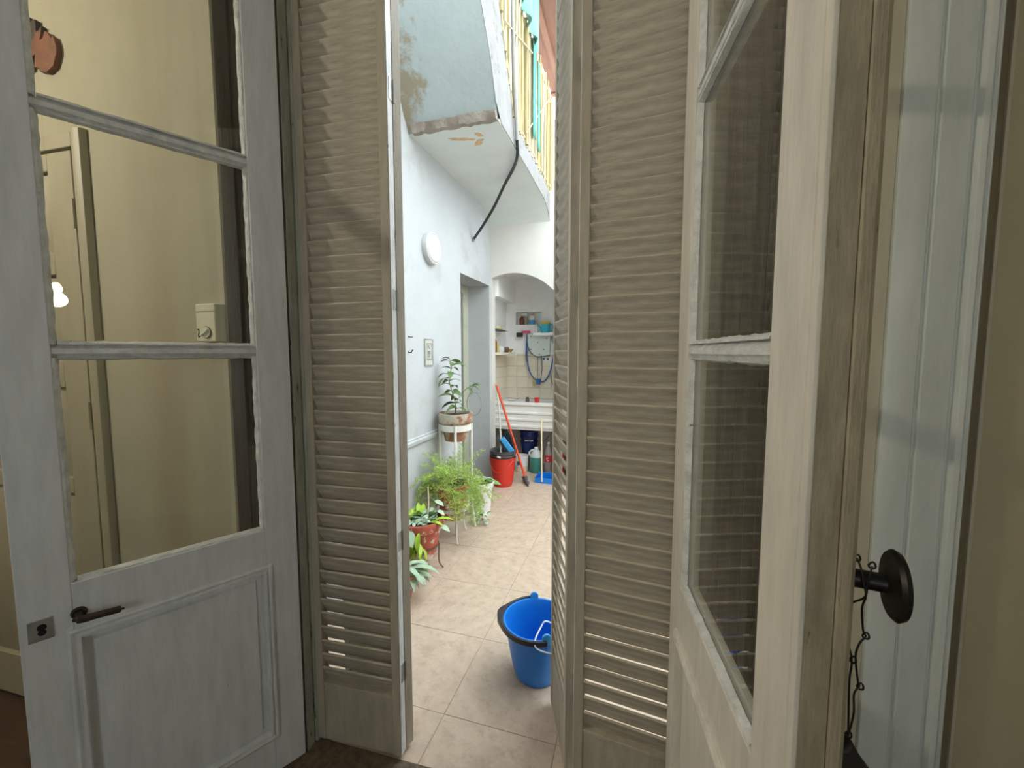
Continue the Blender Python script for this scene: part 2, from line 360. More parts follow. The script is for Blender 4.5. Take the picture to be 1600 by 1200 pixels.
# leaf: stiles, rails and recessed panels
DV=V0-.001
def dbox(name,u0,u1,z0,z1,dep,m='cream_door',bev=.003):
    b=MB(); b.box(u0,u1,DV-dep,DV,z0,z1); return b.build(name,m,dr,bevel=bev)
dbox('stile',-.925,-.806,.02,2.145,.020); dbox('stile',-1.61,-1.50,.02,2.145,.020); dbox('stile',-1.27,-1.16,.02,2.145,.020)
zr=[(.02,.20),(.92,.98),(1.32,1.42),(1.727,1.805),(2.085,2.145)]
for z0,z1 in zr:
    dbox('rail',-1.16,-.925,z0,z1,.020); dbox('rail',-1.50,-1.27,z0,z1,.020)
for (a,c) in ((-1.16,-.925),(-1.50,-1.27)):
    for (z0,z1) in ((.20,.92),(.98,1.32),(1.42,1.727),(1.805,2.085)):
        b=MB(); y=DV
        o_=[(a,z0),(c,z0),(c,z1),(a,z1)]; i_=[(a+.03,z0+.03),(c-.03,z0+.03),(c-.03,z1-.03),(a+.03,z1-.03)]
        v=[(p[0],y-.003,p[1]) for p in o_]+[(p[0],y-.014,p[1]) for p in i_]+[(p[0],y,p[1]) for p in o_]
        b.add(v,[(0,1,5,4),(1,2,6,5),(2,3,7,6),(3,0,4,7),(4,5,6,7),(0,8,9,1),(1,9,10,2),(2,10,11,3),(3,11,8,0),(8,11,10,9)]); b.build('panel','cream_door',dr)
for z in (1.93,1.22,.35):
    b=MB(); b.tube([(-.8015,V0-.026,z-.05),(-.8015,V0-.026,z+.05)],.006,8); b.build('hinge','cream_door',dr)

# ================================================================== GLAZED DOOR LEAVES
def glazed_leaf(name, origin, ang, sg, label, paint='door_paint'):
    """x from hinge to free edge, the face towards the viewer at y=0, body behind it"""
    T=.045
    r=empty(name,(origin[0],origin[1],0),R(ang)); struct(r,label,'door')
    Y=lambda y: -sg*y        # depth into the leaf
    def B(n,x0,x1,z0,z1,d0=0,d1=T,m=paint,bev=.002):
        b=MB(); b.box(x0,x1,Y(d0),Y(d1),z0,z1); return b.build(n,m,r,bevel=bev)
    S0,S1,WD=.095,.530,.620
    B('stile',0,S0,.008,2.73); B('stile',S1,WD,.008,2.73)
    B('rail',S0,S1,.7345,.868); B('rail',S0,S1,.008,.15); B('rail',S0,S1,2.64,2.73)
    # muntins: moulded bar
    for z in (1.452,2.03):
        b=MB(); zz=[(.000,-.006),(.000,.006),(.006,.010),(.010,.016),(.028,.016),(.040,.009),(.040,-.009),(.028,-.016),(.010,-.016),(.006,-.010)]
        b.prism([(Y(.004+d_),z+h_) for d_,h_ in zz], S0, S1, 'x'); b.build('muntin','bead_paint',r)
    # putty beads around each pane, and the panes
    for z0,z1 in ((.868,1.436),(1.468,2.014),(2.046,2.64)):
        for (x0,x1,a0,a1) in ((S0,S0+.012,z0,z1),(S1-.012,S1,z0,z1),(S0+.012,S1-.012,z0,z0+.010),(S0+.012,S1-.012,z1-.006,z1)):
            vert = (x1-x0)<.02
            n=26; b=MB(); rnd=random.Random(hash((round(x0*1000),round(z0*1000)))&0xffff)
            if vert:
                inx=(x1 if x0<.2 else x0); out=(x0 if x0<.2 else x1)
                vs_=[];
                for k in range(n+1):
                    z=a0+(a1-a0)*k/n; j=rnd.uniform(-.0016,.0016)
                    vs_+=[(out,Y(.003),z),(out+(inx-out)*.45,Y(.004+j*.6),z),(inx+j,Y(.0155),z),(out,Y(.0158),z)]
            else:
                up=a0 if abs(a0-z0)<1e-6 else a1; inn=a1 if up==a0 else a0
                vs_=[]
                for k in range(n+1):
                    x=x0+(x1-x0)*k/n; j=rnd.uniform(-.0016,.0016)
                    vs_+=[(x,Y(.003),up),(x,Y(.004+j*.6),up+(inn-up)*.45),(x,Y(.0155),inn+j),(x,Y(.0158),up)]
            fs=[(4*k+q,4*k+(q+1)%4,4*k+4+(q+1)%4,4*k+4+q) for k in range(n) for q in range(4)]+[(0,1,2,3),(4*n+3,4*n+2,4*n+1,4*n)]
            b.add(vs_,fs); b.build('bead','bead_paint',r,smooth=50)
        b=MB(); b.box(S0+.001,S1-.001,Y(.0165),Y(.0195),z0+.001,z1-.001); b.build('pane','window_glass',r,smooth=0)
    # lower panel: stepped moulding frame and raised field
    px0,px1,pz0,pz1=S0,S1,.15,.7345
    def ringframe(n,insets,m):
        b=MB(); v=[];f=[]
        for i_,dpt in insets:
            v+=[(px0+i_,Y(dpt),pz0+i_),(px1-i_,Y(dpt),pz0+i_),(px1-i_,Y(dpt),pz1-i_),(px0+i_,Y(dpt),pz1-i_)]
        for k in range(len(insets)-1):
            f+=[(4*k+q,4*k+(q+1)%4,4*k+4+(q+1)%4,4*k+4+q) for q in range(4)]
        b.add(v,f); return b,len(insets)
    b,nn_=ringframe('m',[(-.014,.0),(-.014,-.006),(-.008,-.009),(-.001,-.004),(.002,-.004),(.004,-.010),(.010,-.010),(.013,-.002),(.013,.012),(.0,.02),(-.013,.0005)],paint); b.build('moulding',paint,r)
    b,nn_=ringframe('p',[(.002,.014),(.030,.013),(.034,.006),(.040,.0055)],paint); k=4*(nn_-1); b.add([],[])
    b.f.append((k,k+1,k+2,k+3)); b.mi.append(0)
    # back side of the panel
    b.add([(px0,Y(.03),pz0),(px1,Y(.03),pz0),(px1,Y(.03),pz1),(px0,Y(.03),pz1)],[(0,1,2,3)])
    kk=len(b.v)-4; b.f+= [(q,(q+1)%4,kk+(q+1)%4,kk+q) for q in range(4)]; b.mi+=[0]*4
    b.build('panel',paint,r)
    # hinges
    for z in (.25,1.25,2.3):
        b=MB(); b.tube([(-.006,Y(.040),z-.045),(-.006,Y(.040),z+.045)],.006,8); b.build('hinge','jamb_paint',r)
    return r,Y
lfL,YL = glazed_leaf('door_1',(-1.105,1.10),242.65,+1,'left glazed door leaf of grey paint with three panes and a lever handle')
# lever handle and lock plate on the left leaf
b=MB()
n=20; v=[]
b.tube([(.520,YL(-.0),.787),(.520,YL(-.008),.787)],[.016,.013],16); b.tube([(.520,YL(-.006),.787),(.520,YL(-.036),.787)],.0075,12)
b.tube(spline([(.528,YL(-.034),.789),(.520,YL(-.040),.7875),(.510,YL(-.041),.786),(.48,YL(-.040),.783),(.452,YL(-.039),.780),(.444,YL(-.038),.779)],4),[.006]*4+[.0095]*6+[.0085]*10+[.003],10)
b.tube([(.446,YL(-.038),.779),(.438,YL(-.038),.778)],.003,8)
b.build('lever_handle','iron_handle',lfL)
lk=MB(); lk.box(.564,.606,YL(-.003),YL(.002),.747,.800); lk=lk.build('lock_plate','steel_plate',lfL,bevel=.001)
b=MB()
for zz,rr in ((.780,.0085),(.767,.0075)):
    b.add([(.583+rr*math.cos(2*PI*k/14),YL(-.0036),zz+rr*math.sin(2*PI*k/14)) for k in range(14)]+[(.583+rr*math.cos(2*PI*k/14),YL(-.0026),zz+rr*math.sin(2*PI*k/14)) for k in range(14)],[tuple(range(14))]+[(k,(k+1)%14,14+(k+1)%14,14+k) for k in range(14)])
kh=b.build('keyhole','keyhole',lk)
for x,z in ((.570,.794),(.600,.794),(.570,.753),(.600,.753)):
    b=MB(); b.tube([(x,YL(-.002),z),(x,YL(-.0045),z)],[.003,.002],8); b.build('screw','steel_plate',lk)

lfR,YR = glazed_leaf('door_2',(.1085,1.153),277.0,-1,'right glazed door leaf with muntined panes standing nearly square to the view','door_paint_warm')
b=MB(); b.prism([(.590,YR(.045)),(.624,YR(.045)),(.624,YR(.058)),(.618,YR(.066)),(.594,YR(.066)),(.590,YR(.060))],.008,2.73); b.build('astragal','edge_shade_dirt',lfR,bevel=.002)
b=MB(); b.prism([(.618,YR(.002)),(.622,YR(.002)),(.626,YR(.006)),(.626,YR(.011)),(.622,YR(.014)),(.618,YR(.014))],.008,2.73); b.build('edge_bead','door_paint_warm',lfR,bevel=.001)
b=MB(); b.box(.619,.6215,YR(.0145),YR(.044),.008,2.73); b.build('edge_strip','edge_shade_dirt',lfR)
# round black knob on the inner side of the right leaf
kn=MB(); KZ=1.185
prof=[(0,-.004),(.016,-.004),(.016,.003),(.0105,.006),(.0105,.036),(.020,.038),(.036,.040),(.0395,.044),(.037,.049),(.020,.0535),(0,.055)]
N_=28; vv=[];idx=[]
for r_,d_ in prof:
    if r_==0: idx.append([len(vv)]); vv.append((0,d_,0))
    else: idx.append(list(range(len(vv),len(vv)+N_))); vv+=[(r_*math.cos(2*PI*k/N_),d_,r_*math.sin(2*PI*k/N_)) for k in range(N_)]
ff=[]
for A,Bq in zip(idx,idx[1:]):
    for k in range(N_):
        q=[A[k%len(A)],A[(k+1)%len(A)],Bq[(k+1)%len(Bq)],Bq[k%len(Bq)]]; q=[x for i,x in enumerate(q) if x not in q[:i]]; ff.append(tuple(q))
kn.add(vv,ff); kn.build('knob','iron_black',lfR,smooth=40,loc=(.604,YR(.064),KZ),rot=R(-17))

# knotted wire on the knob with a dark pouch
wr=empty('knotted_wire',(.255,.557,1.0)); tag(wr,'thin dark knotted wire looped over the black door knob','wire')
def wloc(pts): return [(p[0]-.255,p[1]-.557,p[2]-1.0) for p in pts]
w1=[(.249,.556,1.150),(.247,.553,1.175),(.248,.549,1.198),(.250,.551,1.213),(.253,.545,1.203),(.256,.543,1.185)]
w2=[(.263,.545,1.208),(.261,.543,1.200),(.259,.543,1.185),(.258,.545,1.170),(.251,.556,1.155),(.246,.5555,1.141),(.247,.555,1.117),(.255,.556,1.086),(.254,.556,1.061),(.255,.556,1.029),(.257,.557,.988)]
w3=[(.257,.544,1.185),(.260,.547,1.170),(.262,.557,1.15),(.265,.558,1.123),(.268,.558,1.116),(.262,.557,1.107),(.259,.557,1.09),(.263,.557,1.059),(.265,.558,1.053),(.260,.557,1.042),(.261,.557,1.018),(.257,.557,.988)]
for q in (w1,w2,w3):
    b=MB(); b.tube(spline(wloc(q),5),.0011,6); b.build('strand','iron_black',wr)
for c in ((.251,.551,1.213),(.263,.545,1.209),(.268,.558,1.117),(.256,.556,1.086),(.266,.558,1.053),(.257,.557,.990)):
    b=MB(); k=[(c[0]+.0032*math.cos(t)-.255,c[1]+.001*math.sin(2*t)-.557,c[2]+.0038*math.sin(t)-1.0) for t in [i*.5 for i in range(16)]]
    b.tube(k,.0011,6); b.build('knot','iron_black',wr)
b=MB(); b.prism([(.238,.85),(.236,.955),(.239,.974),(.252,.977),(.258,.988),(.262,.980),(.272,.962),(.285,.945),(.284,.85)],.548,.568,'y')
tag(b.build('pouch','pouch',bevel=.004),'dark pouch hanging on the wire below the black knob','pouch')

# ================================================================== FOLDING SHUTTERS
PITCH=.0525
def slat_mesh(name,w_,o,h,th=.0075,dy=.028):
    """one louvre: inner edge high, outer edge low"""
    b=MB(); half=h/2
    a=math.atan2(h,dy); nx,nz=math.sin(a)*th/2,math.cos(a)*th/2
    p=[(0,half),(dy,-half)]
    poly=[(p[0][0]-nx,p[0][1]-nz),(p[0][0]+.0005,p[0][1]+.003),(p[0][0]+nx,p[0][1]+nz),(p[1][0]+nx,p[1][1]+nz),(p[1][0],p[1][1]-.002),(p[1][0]-nx,p[1][1]-nz)]
    b.prism([(o*(y+.0035),z) for y,z in poly],0,w_,'x')
    me=bpy.data.meshes.new(name); me.from_pydata(b.v,[],b.f); me.materials.append(M['slat_paint'])
    bm=bmesh.new(); bm.from_mesh(me); bmesh.ops.recalc_face_normals(bm,faces=bm.faces); bm.to_mesh(me); bm.free()
    return me
def shutter_panel(root,wd,o,h,loc,rz,label=None,y0=0.0,seed=1):
    """frame of stiles and rails; louvres are its pieces"""
    T=.035; SW=.030; Z0,Z1=.018,2.735
    Y=lambda y:o*(y0+y)
    b=MB()
    b.box(0,SW,Y(0),Y(T),Z0,Z1); b.box(wd-SW,wd,Y(0),Y(T),Z0,Z1)
    b.box(SW,wd-SW,Y(.004),Y(T-.004),Z0,.226); b.box(SW,wd-SW,Y(.004),Y(T-.004),2.64,Z1)
    b.box(SW,wd-SW,Y(.001),Y(T-.001),.226,.240)
    p=b.build('panel_frame','shutter_paint',root,loc=loc,rot=rz,bevel=.0015)
    # end-grain edge: its strip gets courtyard light as a paler colour
    me=slat_mesh('slat',wd-2*SW-.002,o,h)
    rn=random.Random(seed); n=int((2.64-.262)/PITCH)
    for k in range(n+1):
        s=link('slat',me,p,(SW+.001,o*y0,.268+k*PITCH+rn.uniform(-.0008,.0008)),(o*rn.uniform(-.05,.05),rn.uniform(-.006,.006),0))
    return p
def shutter(origin,ang,wd,o,fold,label,h1,seed):
    r=empty('folding_shutter',(origin[0],origin[1],0),R(ang)); tag(r,label,'shutter','louvred folding shutters of the doorway')
    shutter_panel(r,wd,o,h1,(0,0,0),0,seed=seed)
    # second panel hinged at the outer corner of the free edge
    shutter_panel(r,wd,o,.060,(wd+.002,o*.037,0),o*R(fold),y0=-.035,seed=seed+5)
    # weathered edge strip, courtyard light put into its pale colour, and hinges along the free edge
    b=MB(); b.box(wd+.0002,wd+.0018,o*.004,o*.033,.02,2.73); b.build('edge_strip','edge_paint_lit',r)
    for z in (.32,.80,1.62,2.28):
        b=MB(); b.tube([(wd+.004,o*.037,z-.035),(wd+.004,o*.037,z+.035)],.0042,8); b.box(wd+.0018,wd+.003,o*.012,o*.036,z-.033,z+.033)
        b.build('hinge','steel_plate',r)
    return r
x,y=W2(.008,.05)
shL=shutter((x,y),3.3,.338,+1,162,'left louvred folding shutter, dusty beige slats, folded back on itself',.063,3)
x,y=W2(1.256,.05)
shR=shutter((x,y),173.5,.314,-1,63.5,'right louvred folding shutter, dusty beige slats, outer panel half folded',.0625,4)

# ================================================================== COURTYARD SHELL
AX=-1.55; BY=4.333
b=MB(); b.box(-1.95,AX,1.10,3.525,0,5.4); b.box(-1.95,AX,3.525,4.31,2.175,5.4); b.box(-1.95,AX,4.31,4.40,0,5.4)
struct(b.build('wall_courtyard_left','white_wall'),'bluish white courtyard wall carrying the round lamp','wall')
b=MB()
b.prism([(AX,.750),(AX+.012,.756),(AX+.020,.770),(AX+.020,.792),(AX+.010,.800),(AX+.010,.812),(AX,.818)],1.25,3.50,'y')
struct(b.build('trim_7','white_wall'),'white dado moulding low on the courtyard wall','trim')
# arched niche wall at the back
b=MB(); cx,rad,top=-1.30,.625,2.305; NL,NR=-1.53,-.68
arc=[(NL,0.0)]; 
steps=18
for k in range(steps+1):
    xx=NL+(NR-NL)*k/steps; arc.append((xx, top-rad+math.sqrt(max(0,rad*rad-(xx-cx)**2))))
arc.append((NR,0.0))
for k in range(1,len(arc)-2):
    (xa,za),(xb,zb)=arc[k],arc[k+1]
    y0,y1=BY,4.45
    v=[(xa,y0,za),(xb,y0,zb),(xb,y0,3.12),(xa,y0,3.12),(xa,y1,za),(xb,y1,zb),(xb,y1,3.12),(xa,y1,3.12)]
    f=[(0,1,2,3),(4,7,6,5),(0,4,5,1),(3,2,6,7)]
    if k==1: f.append((0,3,7,4))
    if k==len(arc)-3: f.append((1,5,6,2))
    b.add(v,f)
b.box(AX,NL,BY,4.45,0,3.12); b.box(NR,2.4,BY,4.45,0,3.12)
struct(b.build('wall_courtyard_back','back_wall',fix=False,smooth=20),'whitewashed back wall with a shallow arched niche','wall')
b=MB(); b.box(-1.70,-1.61,4.40,5.30,0,2.9); b.box(-1.70,-.60,5.12,5.30,0,1.80); b.box(-1.70,-1.48,5.12,5.30,1.80,1.96); b.box(-1.142,-.60,5.12,5.30,1.80,1.96); b.box(-1.70,-.60,5.12,5.30,1.96,2.9); b.box(-.68,-.60,4.45,5.12,0,2.9); b.box(-1.48,-1.142,5.22,5.30,1.80,1.96)
b.box(-1.61,-1.49,4.45,5.12,2.08,2.60)
# vault over the niche
seg=[]
for k in range(13):
    xx=-1.62+(.95)*k/12; seg.append((xx,2.40-.625+math.sqrt(max(0,.7*.7-(xx+1.25)**2))-.09))
b.prism(seg+[(-.67,2.9),(-1.62,2.9)],4.45,5.12,'y')
b.box(-1.22,-.72,5.0,5.12,1.655,1.69)
struct(b.build('wall_niche','niche_wall'),'shaded grey inner wall of the laundry niche','wall')
# cream tiles in the niche
nt=empty('tile_root'); nt.name='wall_tiling'; struct(nt,'cream square tiles above the laundry sink','tiles')
b=MB(); b.box(-.0735,.0735,-.008,0,-.0685,.0685); tm=b.build('tile','wall_tile',nt,loc=(-1.535,5.12,.92),bevel=.002).data
first=True
for i in range(6):
    for j in range(4):
        if first: first=False; continue
        t=link('tile',tm,nt,(-1.535+i*.15,5.1195,.92+j*.14),None,.002)
for i in range(4):
    for j in range(4): link('tile',tm,nt,(-1.6095,5.03-i*.15,.92+j*.14),R(90),.002)
b=MB(); b.box(-1.61,-1.46,4.46,5.0,1.415,1.445); b.box(-1.46,-.70,5.095,5.12,1.405,1.425)
struct(b.build('trim_8','wall_tile',bevel=.003),'cream tiled ledge in the niche corner','ledge')

# upper wall beyond and unseen sides of the courtyard
b=MB(); b.box(-2.6,.2,6.3,6.5,2.6,4.9); struct(b.build('wall_upper_back','fascia_paint'),'sunlit white upper wall behind the balcony','wall')
b=MB(); b.box(-1.3,-.70,6.27,6.30,4.02,4.62); struct(b.build('trim_9','ochre_wall'),'ochre patch of wall under the wooden roof','wall')
b=MB(); b.box(2.4,2.6,1.2,6.5,0,2.6); struct(b.build('wall_courtyard_right','back_wall'),'whitewashed right side wall of the courtyard','wall')

# floor: grout bed and tiles
fl=MB(); fl.box(-1.95,2.4,1.10,5.3,-.08,-.003); fl=fl.build('floor_courtyard','grout'); struct(fl,'beige stone-look tiled courtyard floor','floor')
TS=.4525; gx0,gy0=-.701,1.394
b=MB(); b.box(.0016,TS-.0016,.0016,TS-.0016,-.010,0)
tmesh=None
def tile_obj(x,y):
    global tmesh
    if tmesh is None:
        o=b.build('tile','floor_tile',fl,loc=(x,y,0),bevel=.0015); tmesh=o.data
    else: o=link('tile',tmesh,fl,(x,y,0),None,.0015)
    return o
cut=None
for i in range(-2,7):
    for j in range(-1,9):
        X,Y_=gx0+i*TS,gy0+j*TS*.9965
        if j==-1:          # cut tiles along the house wall
            if cut is None:
                c_=MB(); c_.box(.0016,TS-.0016,TS-.2225,TS-.0016,-.010,0); cut=c_.build('tile','floor_tile',fl,loc=(X,Y_,0),bevel=.0015).data
            else: link('tile',cut,fl,(X,Y_,0),None,.0015)
            continue
        o=tile_obj(X,Y_); o.location.z=random.uniform(-.0006,.0004)
        if random.random()<.5:
            k=random.choice((1,2,3)); o.rotation_euler=(0,0,k*PI/2)
            o.location.x=X+(TS if k in (1,2) else 0); o.location.y=Y_+(TS if k in (2,3) else 0)

# doorway in the left wall: frame and dark leaf
dw=empty('door_4',(-1.80,4.0,0)); struct(dw,'cream framed doorway standing dark in the courtyard wall','door')
b=MB(); b.box(-.06,0,.235,.309,0,2.17); b.build('frame_post','frame_green',dw,bevel=.004)
b=MB(); b.box(-.06,0,-.474,-.40,0,2.17); b.build('frame_post','frame_green',dw,bevel=.004)
b=MB(); b.box(-.06,0,-.40,.235,2.09,2.17); b.build('frame_head','frame_green',dw,bevel=.004)
b=MB(); b.box(-.12,-.07,-.40,.235,0,2.09); b.build('door_leaf','door_dark',dw)
b=MB(); b.box(-.02,.004,.16,.235,.0,2.09); b.build('shutter_edge','frame_green',dw,bevel=.003)

# ================================================================== BALCONY, STAIR SOFFIT, RAILING
EX=-.89
bal=empty('balcony',(0,0,0)); struct(bal,'peeling plaster balcony with a curved soffit over the courtyard','balcony')
low=[(4.45,2.66),(4.40,2.715),(4.345,2.80),(4.27,2.875),(4.17,2.925),(4.07,2.952),(3.9,2.962),(3.5,2.965),(2.665,2.9652)]
b=MB(); up=[(2.60,3.10),(2.72,3.30),(2.90,3.16),(3.2,3.145),(4.45,3.10)]
b.prism(low+[(2.60,3.06),(2.60,3.12),(3.0,3.14),(4.45,3.10)],AX,EX,'x'); b.build('slab','soffit_plaster',bal,smooth=30)
# sloping underside towards the house
b=MB(); b.prism([(2.60,3.06),(2.66,2.968),(2.70,2.99),(2.80,3.12),(2.44,3.95),(1.40,5.9),(1.40,5.0),(2.34,3.449),(2.50,3.25)],AX,EX,'x'); b.build('sloping_soffit','stair_plaster',bal,smooth=30)
b=MB()
rn=random.Random(5); n=22; v=[]
for k in range(n+1):
    xx=-1.515+(.62)*k/n; j=rn.uniform(-.010,.010); j2=rn.uniform(-.012,.012)
    ya,za=2.672+j,2.9635; yb,zb=2.630+j2*.5,3.008+j2*.7
    v+=[(xx,ya+.004,za-.004),(xx,ya-.03,za-.002),(xx,yb-.016,zb),(xx,2.70,3.02)]
f=[(4*k+q,4*k+(q+1)%4,4*k+4+(q+1)%4,4*k+4+q) for k in range(n) for q in range(4)]+[(0,1,2,3),(4*n+3,4*n+2,4*n+1,4*n)]
b.add(v,f); b.build('bare_edge','bare_concrete',bal,smooth=50)
# tan patches of bare plaster under the slab
def patch(cx_,cy_,rx,ry,rot,seed):
    rn=random.Random(seed); n=18; pts=[]
    for k in range(n):
        a=2*PI*k/n; rr=1+rn.uniform(-.35,.3); px=rx*rr*math.cos(a); py=ry*rr*math.sin(a)
        pts.append((cx_+px*math.cos(rot)-py*math.sin(rot),cy_+px*math.sin(rot)+py*math.cos(rot)))
    b=MB(); b.prism(pts,2.9625,2.9655); b.build('bare_patch','tan_patch',bal)
patch(-1.22,2.82,.085,.018,.3,1); patch(-1.12,2.90,.05,.022,-.7,2); patch(-1.08,2.80,.03,.02,.9,3)
# painted fascia band along the outer edge
band=[(4.45,2.66),(4.40,2.715),(4.345,2.80),(4.27,2.875),(4.17,2.925),(4.07,2.952),(3.5,2.965),(2.72,2.968),(2.60,3.05),(2.50,3.25),(2.34,3.449),(1.40,5.0),(1.40,5.45),(2.661,3.696),(2.795,3.434),(2.976,3.202),(3.183,3.152),(3.793,3.135),(4.45,3.09)]
b=MB(); b.prism(band,EX+.0005,EX+.005,'x'); b.build('fascia','fascia_paint',bal)
# reed railing
rail=empty('balcony_railing',(EX,3.2,3.14)); tag(rail,'balcony railing of cream and yellow reed sticks','railing')
def zb(y): return 3.14 if y>=3.0 else 3.14+(3.0-y)*1.75
rn=random.Random(11)
for z_off,nm in ((.03,'lower_rail'),(.90,'upper_rail')):
    b=MB(); b.tube([(0,yy-3.2,zb(yy)+z_off-3.14) for yy in (2.35,2.6,2.8,3.0,3.4,4.4)],.011,8); b.build(nm,'reed_pale',rail)
yy=2.36
while yy<4.42:
    b=MB(); z0=zb(yy)-.02; z1=zb(yy)+.90+rn.uniform(-.03,.09); x0=rn.uniform(-.012,.012)
    b.tube([(x0,yy-3.2,z0-3.14),(x0+rn.uniform(-.006,.006),yy-3.2+rn.uniform(-.01,.01),(z0+z1)/2-3.14),(x0+rn.uniform(-.01,.01),yy-3.2+rn.uniform(-.015,.015),z1-3.14)],rn.uniform(.010,.016),7)
    b.build('reed_stick',rn.choice(['reed','reed_pale','reed']),rail)
    yy+=rn.uniform(.042,.066)
for (a0,a1) in ((2.75,3.6),(3.3,4.2)):
    b=MB(); b.tube([(.022,a0-3.2,zb(a0)+.05-3.14),(.022,a1-3.2,zb(a1)+.82-3.14)],.006,6); b.build('tie_wire','reed_pale',rail)
# cloths on the railing
def cloth(name,label,m,x,y0,y1,z0f,z1f,amp,waves,grp=None):
    n=24; mrow=8; b=MB(); v=[]
    for j in range(mrow+1):
        for i in range(n+1):
            t=i/n; y=y0+(y1-y0)*t; zt=z1f(t); zbm=z0f(t); z=zbm+(zt-zbm)*j/mrow
            v.append((x+amp*math.sin(waves*2*PI*t+.4*j/mrow)*(1-.4*j/mrow),y,z))
    f=[(j*(n+1)+i,j*(n+1)+i+1,(j+1)*(n+1)+i+1,(j+1)*(n+1)+i) for j in range(mrow) for i in range(n)]
    b.add(v,f); o=b.build(name,m,smooth=80,fix=False)
    md=o.modifiers.new('thickness','SOLIDIFY'); md.thickness=.003
    return tag(o,label,'cloth',grp)
cloth('hanging_cloth','mint green cloth hanging from above beside the reed railing','mint_cloth',EX+.045,3.02,3.62,lambda t:4.03-.03*t,lambda t:5.1,.03,3)
cloth('hanging_towel','teal towel hanging on the reed railing, the longer one','teal_cloth',EX+.030,3.50,3.59,lambda t:3.27,lambda t:4.05,.006,1.5,'teal towels on the railing')
cloth('hanging_towel','teal towel hanging on the reed railing, the narrower one behind','teal_cloth',EX+.026,3.68,3.76,lambda t:3.24,lambda t:3.98,.006,1.5,'teal towels on the railing')
o=cloth('orange_cloth','orange red cloth far behind the railing','orange_cloth',-.95,6.0,6.25,lambda t:3.36,lambda t:3.62,.008,2); 
# wooden roof boards
rf=empty('wooden_roof',(-.6,4.0,4.5)); tag(rf,'brown board roof above the balcony seen from below','roof')
for k in range(4):
    x0=-.42+k*.15
    b=MB(); b.box(x0+.002,x0+.148,-1.6,1.04,0,.025); b.build('roof_board','roof_board',rf,bevel=.004)
b=MB(); b.box(-.42,.18,1.00,1.06,-.02,.06); b.build('fascia_board','roof_board',rf)
for x0 in (-.31,-.06,.12):
    b=MB(); b.box(x0,x0+.05,-1.6,1.0,-.06,-.001); b.build('rafter','roof_board',rf,bevel=.004)
# conduit and hose
b=MB(); b.tube(spline([(-.866,2.90,3.95),(-.866,2.925,3.631),(-.864,2.957,3.363),(-.862,2.99,3.127),(-.864,3.02,3.0)],5),.014,10)
cd=empty('drain_pipe',(0,0,0)); tag(cd,'grey conduit on the balcony edge running into a hanging black hose','pipe'); b.build('conduit','pipe_grey',cd)
b=MB(); b.tube(spline([(-.864,3.02,3.0),(-.885,3.10,2.93),(-.99,3.34,2.945),(-1.13,3.56,2.925),(-1.27,3.68,2.79),(-1.41,3.765,2.66),(-1.536,3.822,2.547)],6),.013,10); b.build('hose','hose_black',cd)
b=MB(); b.tube([(-1.530,3.818,2.555),(-1.549,3.827,2.533)],.018,10); b.build('end_cap','pipe_grey',cd)

# round wall lamp
wl=empty('wall_lamp',(AX,2.935,2.25)); tag(wl,'round white bulkhead lamp on the courtyard wall','lamp')
b=MB(); N_=32
def disc_x(b,prof,n=32):
    vv=[];idx=[]
    for r_,d_ in prof:
        if r_==0: idx.append([len(vv)]); vv.append((d_,0,0))
        else: idx.append(list(range(len(vv),len(vv)+n))); vv+=[(d_,r_*math.cos(2*PI*k/n),r_*math.sin(2*PI*k/n)) for k in range(n)]
    ff=[]
    for A,Bq in zip(idx,idx[1:]):
        for k in range(n):
            q=[A[k%len(A)],A[(k+1)%len(A)],Bq[(k+1)%len(Bq)],Bq[k%len(Bq)]]; q=[x for i,x in enumerate(q) if x not in q[:i]]; ff.append(tuple(q))
    b.add(vv,ff); return b
disc_x(b,[(0,0),(.118,0),(.120,.004),(.120,.040),(.114,.046),(.106,.046),(.106,.036),(0,.036)]); b.build('rim','lamp_white',wl)
b=MB(); disc_x(b,[(.1055,.038),(.102,.048),(.07,.056),(0,.060)]); b.build('cover','lamp_white',wl)
# small plaque
pq=empty('wall_plaque',(AX,2.89,1.447)); tag(pq,'small framed ceramic plaque with dark characters on the courtyard wall','plaque')
b=MB(); b.box(0,.008,-.066,.066,-.104,.104); b.build('backing','plaque_cream',pq,bevel=.002)
for (y0,y1,z0,z1) in ((-.066,-.058,-.104,.104),(.058,.066,-.104,.104),(-.058,.058,-.104,-.098),(-.058,.058,.098,.104),(-.034,.046,.066,.073),(-.034,.046,-.058,-.051),(-.034,-.030,-.051,.066),(.042,.046,-.051,.066)):
    b=MB(); b.box(.008,.011,y0,y1,z0,z1); b.build('border','pipe_grey',pq)
def glyph(strokes):
    b=MB()
    for (y0,y1,z0,z1) in strokes: b.box(.008,.0098,y0,y1,z0,z1)
    b.build('character','plaque_ink',pq)
glyph([(-.008,.012,.050,.055),(-.008,-.002,.038,.050),(-.004,.014,.034,.039),(.006,.014,.024,.034)])
glyph([(-.014,.022,.008,.014),(-.014,-.006,-.008,.008),(.014,.022,-.008,.008),(-.014,.022,-.012,-.006),(.0,.008,-.006,.008)])
glyph([(-.016,.024,-.022,-.016),(-.012,.020,-.030,-.025),(.0,.009,-.046,-.030)])
for z,dz in ((1.56,0),(1.45,.02)):
    b=MB(); b.tube(spline([(AX-.001,2.60,z),(AX+.02,2.60,z-.004),(AX+.03,2.61,z-.004+dz)],4),.004,6)
    tag(b.build('wall_hook','iron_black'),'small dark hook in the courtyard wall, the '+('upper straight' if dz==0 else 'lower curled')+' one','hook')

